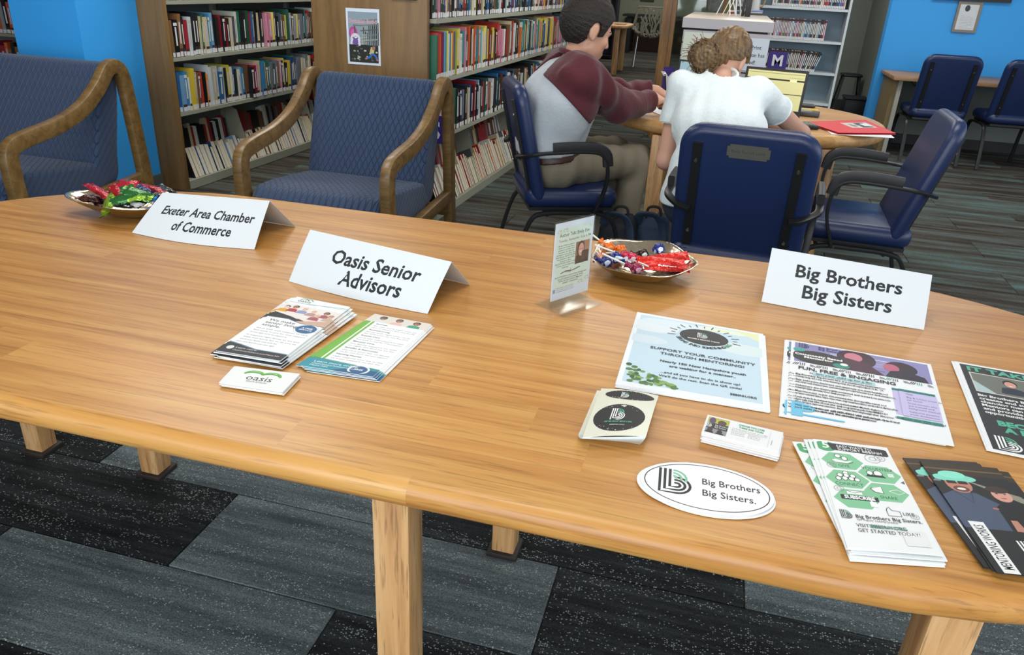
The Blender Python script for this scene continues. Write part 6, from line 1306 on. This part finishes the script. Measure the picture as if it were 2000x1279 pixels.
for nm, sh, el, wr, ar, sg in (('right', shR, elR, wrR, armR, 1), ('left', shL, elL, wrL, armL, -1)):
    f4 = Field((-1.02, 3.2, .62), (-.15, 4.35, 1.14), .0065); ar(f4, .022, .03, .90)
    f4.cone(sh, ml(sg*.05, -.015, 1.015), .090, .066, .05); f4.cone(ml(sg*.115, .01, .93), sh.lerp(el, .35), .104, .078, .05); f4.noise(.009, 34, 5 if sg > 0 else 8)
    f4.cone(elL if sg < 0 else elR, (elL if sg < 0 else elR)+V3(0, 0, -.012), .062, .058, .03)
    dd = (wr-el).normalized(); f4.cut(plane(el.lerp(wr, .90), dd)); ft_ = Field((-1.02, 3.2, .62), (-.15, 4.35, 1.14), .0065); torso(ft_, .0265); ft_.cut(lambda X, Y, Z: (.80-.95*((X-org.x)*F_m.x+(Y-org.y)*F_m.y)-Z)*.72); f4.F = smin(ft_.F, f4.F, .012).astype(np.float32); pl_ = plane(ml(sg*.052, -.05, 1.04), R_m*(-.24*sg)-U*.125); f4.cut(lambda X, Y, Z: np.minimum(pl_(X, Y, Z), .10-((X-org.x)*F_m.x+(Y-org.y)*F_m.y))); Xq, Yq, Zq = f4.xyz((slice(None),)*3); f4.cut(lambda X, Y, Z: np.minimum(-(np.sqrt((X-nb.x)**2+(Y-nb.y)**2)-.066), Z*0+.02)); sdf_mesh('sleeve', f4, None, None, None, MAR, man, off=mo)
ring = [nb+V3(0, 0, .026)+R_m*(.070*math.cos(a))+F_m*(.068*math.sin(a)-.010)-U*(.020*math.sin(a)) for a in [2*PI*k/28 for k in range(29)]]
MB().tube(ring, .013, 8, cap=False).build('collar', MAR, man, off=mo)
KH = mat('khaki_twill', '7d7564', .85, noise=.05, nscale=160, bump=.2, bscale=90)
f5 = Field((-1.02, 3.2, .05), (-.10, 4.25, .70), .0065); legs(f5, .014, .04); f5.chain([ml(-.09, -.10, .575), ml(.09, -.10, .575)], [.127]*2, .04); f5.cone(ml(0, -.10, .60), ml(0, -.10, .64), .150, .145, .03); f5.noise(.008, 30, 2); f5.cut(plane(ml(0, -.1, .612), U-F_m*.14)); f5.cut(plane(V3(0, 0, .085), V3(0, 0, -1)))
sdf_mesh('trousers', f5, None, None, None, KH, man, off=mo)
f6 = Field((-1.02, 3.2, .52), (-.40, 4.1, .70), .0055); f6.chain([ml(-.09, -.10, .575), ml(.09, -.10, .575)], [.135]*2, .04); f6.cone(ml(0, -.10, .60), ml(0, -.10, .64), .157, .152, .03); f6.cut(plane(ml(0, -.1, .632), U-F_m*.14)); f6.cut(plane(ml(0, -.1, .594), F_m*.14-U)); sdf_mesh('belt', f6, None, None, None, mat('brown_leather', '3c211a', .45), man, off=mo)
for s, an in ((1, AN_R), (-1, AN_L)):
    f7 = Field(an-V3(.16, .16, .09), an+V3(.22, .22, .04), .006); f7.chain([an+V3(0, 0, -.03), an+F_m*.06+V3(0, 0, -.045), an+F_m*.15+V3(0, 0, -.052)], [.045, .042, .035], .02); f7.cut(plane(V3(0, 0, .003), V3(0, 0, -1))); sdf_mesh('shoe', f7, None, None, None, mat('shoe_charcoal', '2b2c30', .6), man, off=mo)
a = aty(1300, 188, 4.15); b = aty(1299, 143, 4.11); t = thing('pen', 'black pen held upright in the man\'s hand', 'pen', a); MB().cyl((0, 0, 0), (b-a)*.9, .005, 8).build('barrel', BLACKP, t); MB().cyl((b-a)*.905, b-a, .0035, 8).build('cap', CHROME, t)
# ---------------------------------------------------------------- the woman
wo = V3(.03, 3.15, 0); woman = thing('person', 'woman with brown hair bun and white t-shirt, seen from behind', 'person', wo)
def wl(x, y, z): return V3(.0+x, 3.15+y, z)
wsL, wsR = V3(-.160, 3.36, .972), V3(.145, 3.37, .972); weL, weR = V3(-.190, 3.33, .670), V3(.370, 3.66, .782); wwL, wwR = V3(-.135, 3.60, .735), V3(.250, 3.865, .785)
wh = aty(1418, 119, 3.48); whf = V3(.34, .80, -.62)
def wt(fd, g=0.0, k=.05):
    fd.chain([wl(-.04, -.05, .575), wl(.13, -.05, .575)], [.125+g]*2, k); fd.chain([wl(-.055, .0, .70), wl(.095, .0, .70)], [.092+g]*2, k); fd.chain([wl(-.075, .10, .84), wl(.085, .10, .84)], [.098+g]*2, k)
    fd.chain([wl(-.125, .195, .950), wl(.115, .20, .950)], [.068+g]*2, k); fd.cone(wl(.03, -.04, .60), wl(.0, .12, .84), .115+g, .115+g, k)
def wa(fd, g, which, upto=1.0, k=.02):
    s, e, w = (wsL, weL, wwL) if which < 0 else (wsR, weR, wwR)
    if upto <= 1: fd.chain([s, s.lerp(e, upto)], [.046+g, .040+g], k)
    else: fd.chain([s, e, w], [.048+g, .036+g, .024+g], k)
fd = Field((-.34, 2.90, .0), (.56, 4.1, 1.34), .0065); wt(fd); wa(fd, 0, -1, 2); wa(fd, 0, 1, 2)
fd.cone(wl(-.01, .21, .96), wh+V3(-.012, -.035, -.04), .052, .046, .03)
wP, wR = head(fd, wh, whf, V3(.10, .0, 1), 1.0)
hand(fd, wwL, V3(.1, .95, .15), V3(0, 0, 1), 1, .5, .9); hand(fd, wwR, V3(-.9, .35, -.02), V3(0, 0, 1), 1, .7, .9)
for s, x in ((1, .12), (-1, -.05)): fd.chain([wl(x, .0, .565), wl(x+.02*s, .42, .535), wl(x+.01*s, .40, .09)], [.088, .060, .038], .03)
sdf_mesh('body', fd, None, None, None, SKIN2, woman, off=wo)
HB = bpy.data.materials.new('hair_light_brown'); HB.use_nodes = True; nt = HB.node_tree; b_ = nt.nodes['Principled BSDF']; at_ = node(nt, 'ShaderNodeTexCoord'); mp_ = node(nt, 'ShaderNodeMapping'); mp_.inputs['Scale'].default_value = (120, 20, 22); nt.links.new(at_.outputs['Object'], mp_.inputs[0])
nz = node(nt, 'ShaderNodeTexNoise'); nz.inputs['Scale'].default_value = 1; nz.inputs['Detail'].default_value = 3; nt.links.new(mp_.outputs[0], nz.inputs[0]); cr_ = node(nt, 'ShaderNodeValToRGB'); cr_.color_ramp.elements[0].position = .25; cr_.color_ramp.elements[0].color = lin('3d2b1b'); cr_.color_ramp.elements[1].position = .78; cr_.color_ramp.elements[1].color = lin('86683f'); nt.links.new(nz.outputs[0], cr_.inputs[0]); nt.links.new(cr_.outputs[0], b_.inputs['Base Color']); b_.inputs['Roughness'].default_value = .45
hf2 = hairfield(wP, wh, whf, V3(.10, 0, 1), 1.0, .012, [(-.12, -.035), (-.07, -.030), (-.035, -.006), (-.015, .012), (.02, .022), (.045, .030), (.060, .055), (.10, .070)], wh-V3(.15, .15, .14), wh+V3(.15, .15, .17), .0045, st=.0015)
hair = sdf_mesh('hair', hf2, None, None, None, HB, woman, off=wo)
bc = aty(1376, 110, 3.39); fb = Field(bc-V3(.10, .10, .11), bc+V3(.10, .10, .11), .0045); fb.ell(bc, (.060, .052, .064), None, .01); fb.cone(bc+V3(.01, .0, .01), wh+V3(-.02, -.06, .03), .040, .045, .02); X, Y, Z = fb.xyz((slice(None),)*3); rr_ = np.sqrt((X-bc.x)**2+(Z-bc.z)**2); an_ = np.arctan2(Z-bc.z, X-bc.x); fb.F = (fb.F+.0028*np.sin(rr_*330+an_*2)+.0015*np.sin(an_*17+rr_*90)).astype(np.float32)
sdf_mesh('hair_bun', fb, None, None, None, HB, woman, off=wo)
r = random.Random(12); m = MB()
for i in range(200):        # loose strands round the bun and over the crown
    if i < 90:
        a = r.uniform(0, 2*PI); p0 = bc+V3(math.cos(a)*.030, -.030, math.sin(a)*.034); d0 = V3(math.cos(a+.9), -.25, math.sin(a+.9)); p1 = bc+V3(math.cos(a+.5)*.061, -.030+r.uniform(-.01, .01), math.sin(a+.5)*.065); p2 = bc+V3(math.cos(a+1.1)*.062*r.uniform(.9, 1.15), -.005, math.sin(a+1.1)*.066*r.uniform(.9, 1.15)); pts = curve_pts([p0, p1, p2], 4)
    elif i < 118:
        a = r.uniform(1.6, 4.3); p1 = bc+V3(math.cos(a)*.055, -.01, math.sin(a)*.060); e = p1+V3(math.cos(a)*r.uniform(.02, .045), r.uniform(-.02, .02), math.sin(a)*r.uniform(.02, .04)+r.uniform(-.012, .012)); pts = curve_pts([p1, p1.lerp(e, .5)+V3(0, 0, .006), e], 3)
    else:
        x = r.uniform(-.06, .06); pts = curve_pts([wP(x, .05, .128-abs(x)*.55), wP(x*1.1, -.02, .142-abs(x)*.62), wP(x*.9, -.09, .085-abs(x)*.4), wP(x*.5-.01, -.112, .03)], 3)
    m.tube(pts, .0012, 4)
o = m.build('loose_strands', HB, woman, off=wo); o['kind'] = 'stuff'
for q in (-1, 1):
    m = MB(); m.ball(wP(q*.031, .069, .004), .0110, nu=12, nv=8); e = m.build('eye', mat('eye_white', 'd8d2cc', .3), woman, off=wo); MB().ball(wP(q*.031, .0755, .001), .0060, nu=10, nv=6).build('iris', mat('iris_brown', '2b1c14'), e, off=wo)
    ec = wP(q*.082, -.006, -.052); MB().tube([ec+V3(.002*math.cos(t_), .013*math.cos(t_), .017*math.sin(t_)) for t_ in [2*PI*k/20 for k in range(21)]], .0018, 6, cap=False).build('hoop_earring', mat('gold', 'c9a050', .25, 1), woman, off=wo)
TEE = mat('white_slub_cotton', 'd9e2e4', .9, noise=.035, nscale=120, bump=.3, bscale=45, sheen=.2)
f8 = Field((-.34, 2.92, .52), (.40, 3.72, 1.10), .0062); wt(f8, .014); wa(f8, .020, -1, .62); wa(f8, .022, 1, .55); f8.cone(wl(-.01, .20, .95), wl(-.01, .235, 1.03), .078, .066, .03)
X, Y, Z = f8.xyz((slice(None),)*3); f8.F = (f8.F+.0022*np.sin(X*105+Z*14+2*np.sin(Z*16))*np.clip((Z-.70)*4, .2, 1)*np.clip((1.01-Z)*14, 0, 1)).astype(np.float32); f8.noise(.0045, 24, 4)
f8.cut(plane(wsL.lerp(weL, .50), (weL-wsL))) if False else None
def cutarm(s, e, k, side):
    d = (e-s).normalized(); p = s.lerp(e, k); X, Y, Z = f8.xyz((slice(None),)*3); pl = (X-p.x)*d.x+(Y-p.y)*d.y+(Z-p.z)*d.z; near = (np.sqrt((X-p.x)**2+(Y-p.y)**2+(Z-p.z)**2)-.13); f8.F = np.maximum(f8.F, np.where((near < 0) & ((X-s.x)*side > -.035), pl, -1)).astype(np.float32)
cutarm(wsL, weL, .48, -1); cutarm(wsR, weR, .42, 1)
X, Y, Z = f8.xyz((slice(None),)*3); tub = -(cone_(X, Y, Z, wl(-.012, .215, 1.045), wl(-.012, .27, 1.16), .058, .070)); f8.F = np.maximum(f8.F, tub).astype(np.float32)
f8.cut(plane(V3(0, 0, .56), V3(0, 0, -1)))
tee = sdf_mesh('t_shirt', f8, None, None, None, TEE, woman, off=wo)
MB().tube([V3(-.012+.064*math.cos(t_), 3.368+.056*math.sin(t_), 1.036+.022*math.sin(t_)) for t_ in [2*PI*q/28 for q in range(29)]], .007, 8, cap=False).build('neckband', TEE, woman, off=wo)
def hem(s, e, k, ra, rb):
    d = (e-s).normalized(); c = s.lerp(e, k); a = d.orthogonal().normalized(); b = d.cross(a); return [c+a*(ra*math.cos(t_))+b*(rb*math.sin(t_)) for t_ in [2*PI*q/24 for q in range(25)]]
MB().tube(hem(wsL, weL, .475, .0585, .0585), .0055, 8, cap=False).build('sleeve_hem', TEE, woman, off=wo); MB().tube(hem(wsR, weR, .415, .0620, .0620), .0055, 8, cap=False).build('sleeve_hem', TEE, woman, off=wo)
JE = mat('denim_dark', '2a3448', .85); f9 = Field((-.26, 2.92, .06), (.36, 3.72, .72), .0075); f9.chain([wl(-.04, -.05, .575), wl(.13, -.05, .575)], [.131]*2, .04)
for s, x in ((1, .12), (-1, -.05)): f9.chain([wl(x, .0, .565), wl(x+.02*s, .42, .535), wl(x+.01*s, .40, .10)], [.098, .070, .048], .03)
f9.cut(plane(V3(0, 0, .66), V3(0, 0, 1))); f9.cut(plane(V3(0, 0, .10), V3(0, 0, -1))); sdf_mesh('jeans', f9, None, None, None, JE, woman, off=wo)
for s, x in ((1, .13), (-1, -.06)): an = wl(x, .40, .085); f7 = Field(an-V3(.08, .10, .085), an+V3(.08, .24, .04), .006); f7.chain([an+V3(0, 0, -.03), an+V3(0, .07, -.045), an+V3(0, .14, -.052)], [.040, .036, .030], .02); f7.cut(plane(V3(0, 0, .003), V3(0, 0, -1))); sdf_mesh('shoe', f7, None, None, None, mat('shoe_white', 'b9bab8', .6), woman, off=wo)
# ---------------------------------------------------------------- bags under the table
BG = mat('bag_slate_blue', '33435c', .8, bump=.3, bscale=90); BG2 = mat('bag_dark_grey', '2b2d33', .85, bump=.3, bscale=120)
for nm, px, lab, sc in (('backpack', 1205, 'slate-blue backpack on the floor beside the man\'s chair, left one', 1.0), ('backpack', 1268, 'slate-blue backpack on the floor, right one next to the plated chair', 1.0)):
    c = at(px, 470, .18); c = V3(c.x, c.y, 0); t = thing(nm, lab, 'bag', c, 0, 'backpacks under the round-ended table')
    f = Field((-.14, -.12, .0), (.14, .14, .38), .006); f.ell((0, 0, .14), (.10, .085, .15), None, .03); f.ell((0, -.05, .10), (.075, .05, .08), None, .02); f.cone((-.04, .02, .24), (.05, .01, .27), .045, .04, .04); f.noise(.010, 30, px); f.cut(plane(V3(0, 0, .003), V3(0, 0, -1)))
    sdf_mesh('sack', f, None, None, None, BG2 if px < 1230 else BG, t)
    MB().tube(curve_pts([(-.07, -.03, .27), (-.05, -.075, .33), (.02, -.085, .335), (.06, -.06, .27), (.075, -.085, .14), (.06, -.08, .04)], 6), .012, 10, flat=(.045, .012)).build('strap', BG, t)
    MB().tube(curve_pts([(-.03, .0, .30), (-.02, .0, .35), (.03, .0, .352), (.045, .0, .30)], 6), .007, 8).build('handle', BG2, t)
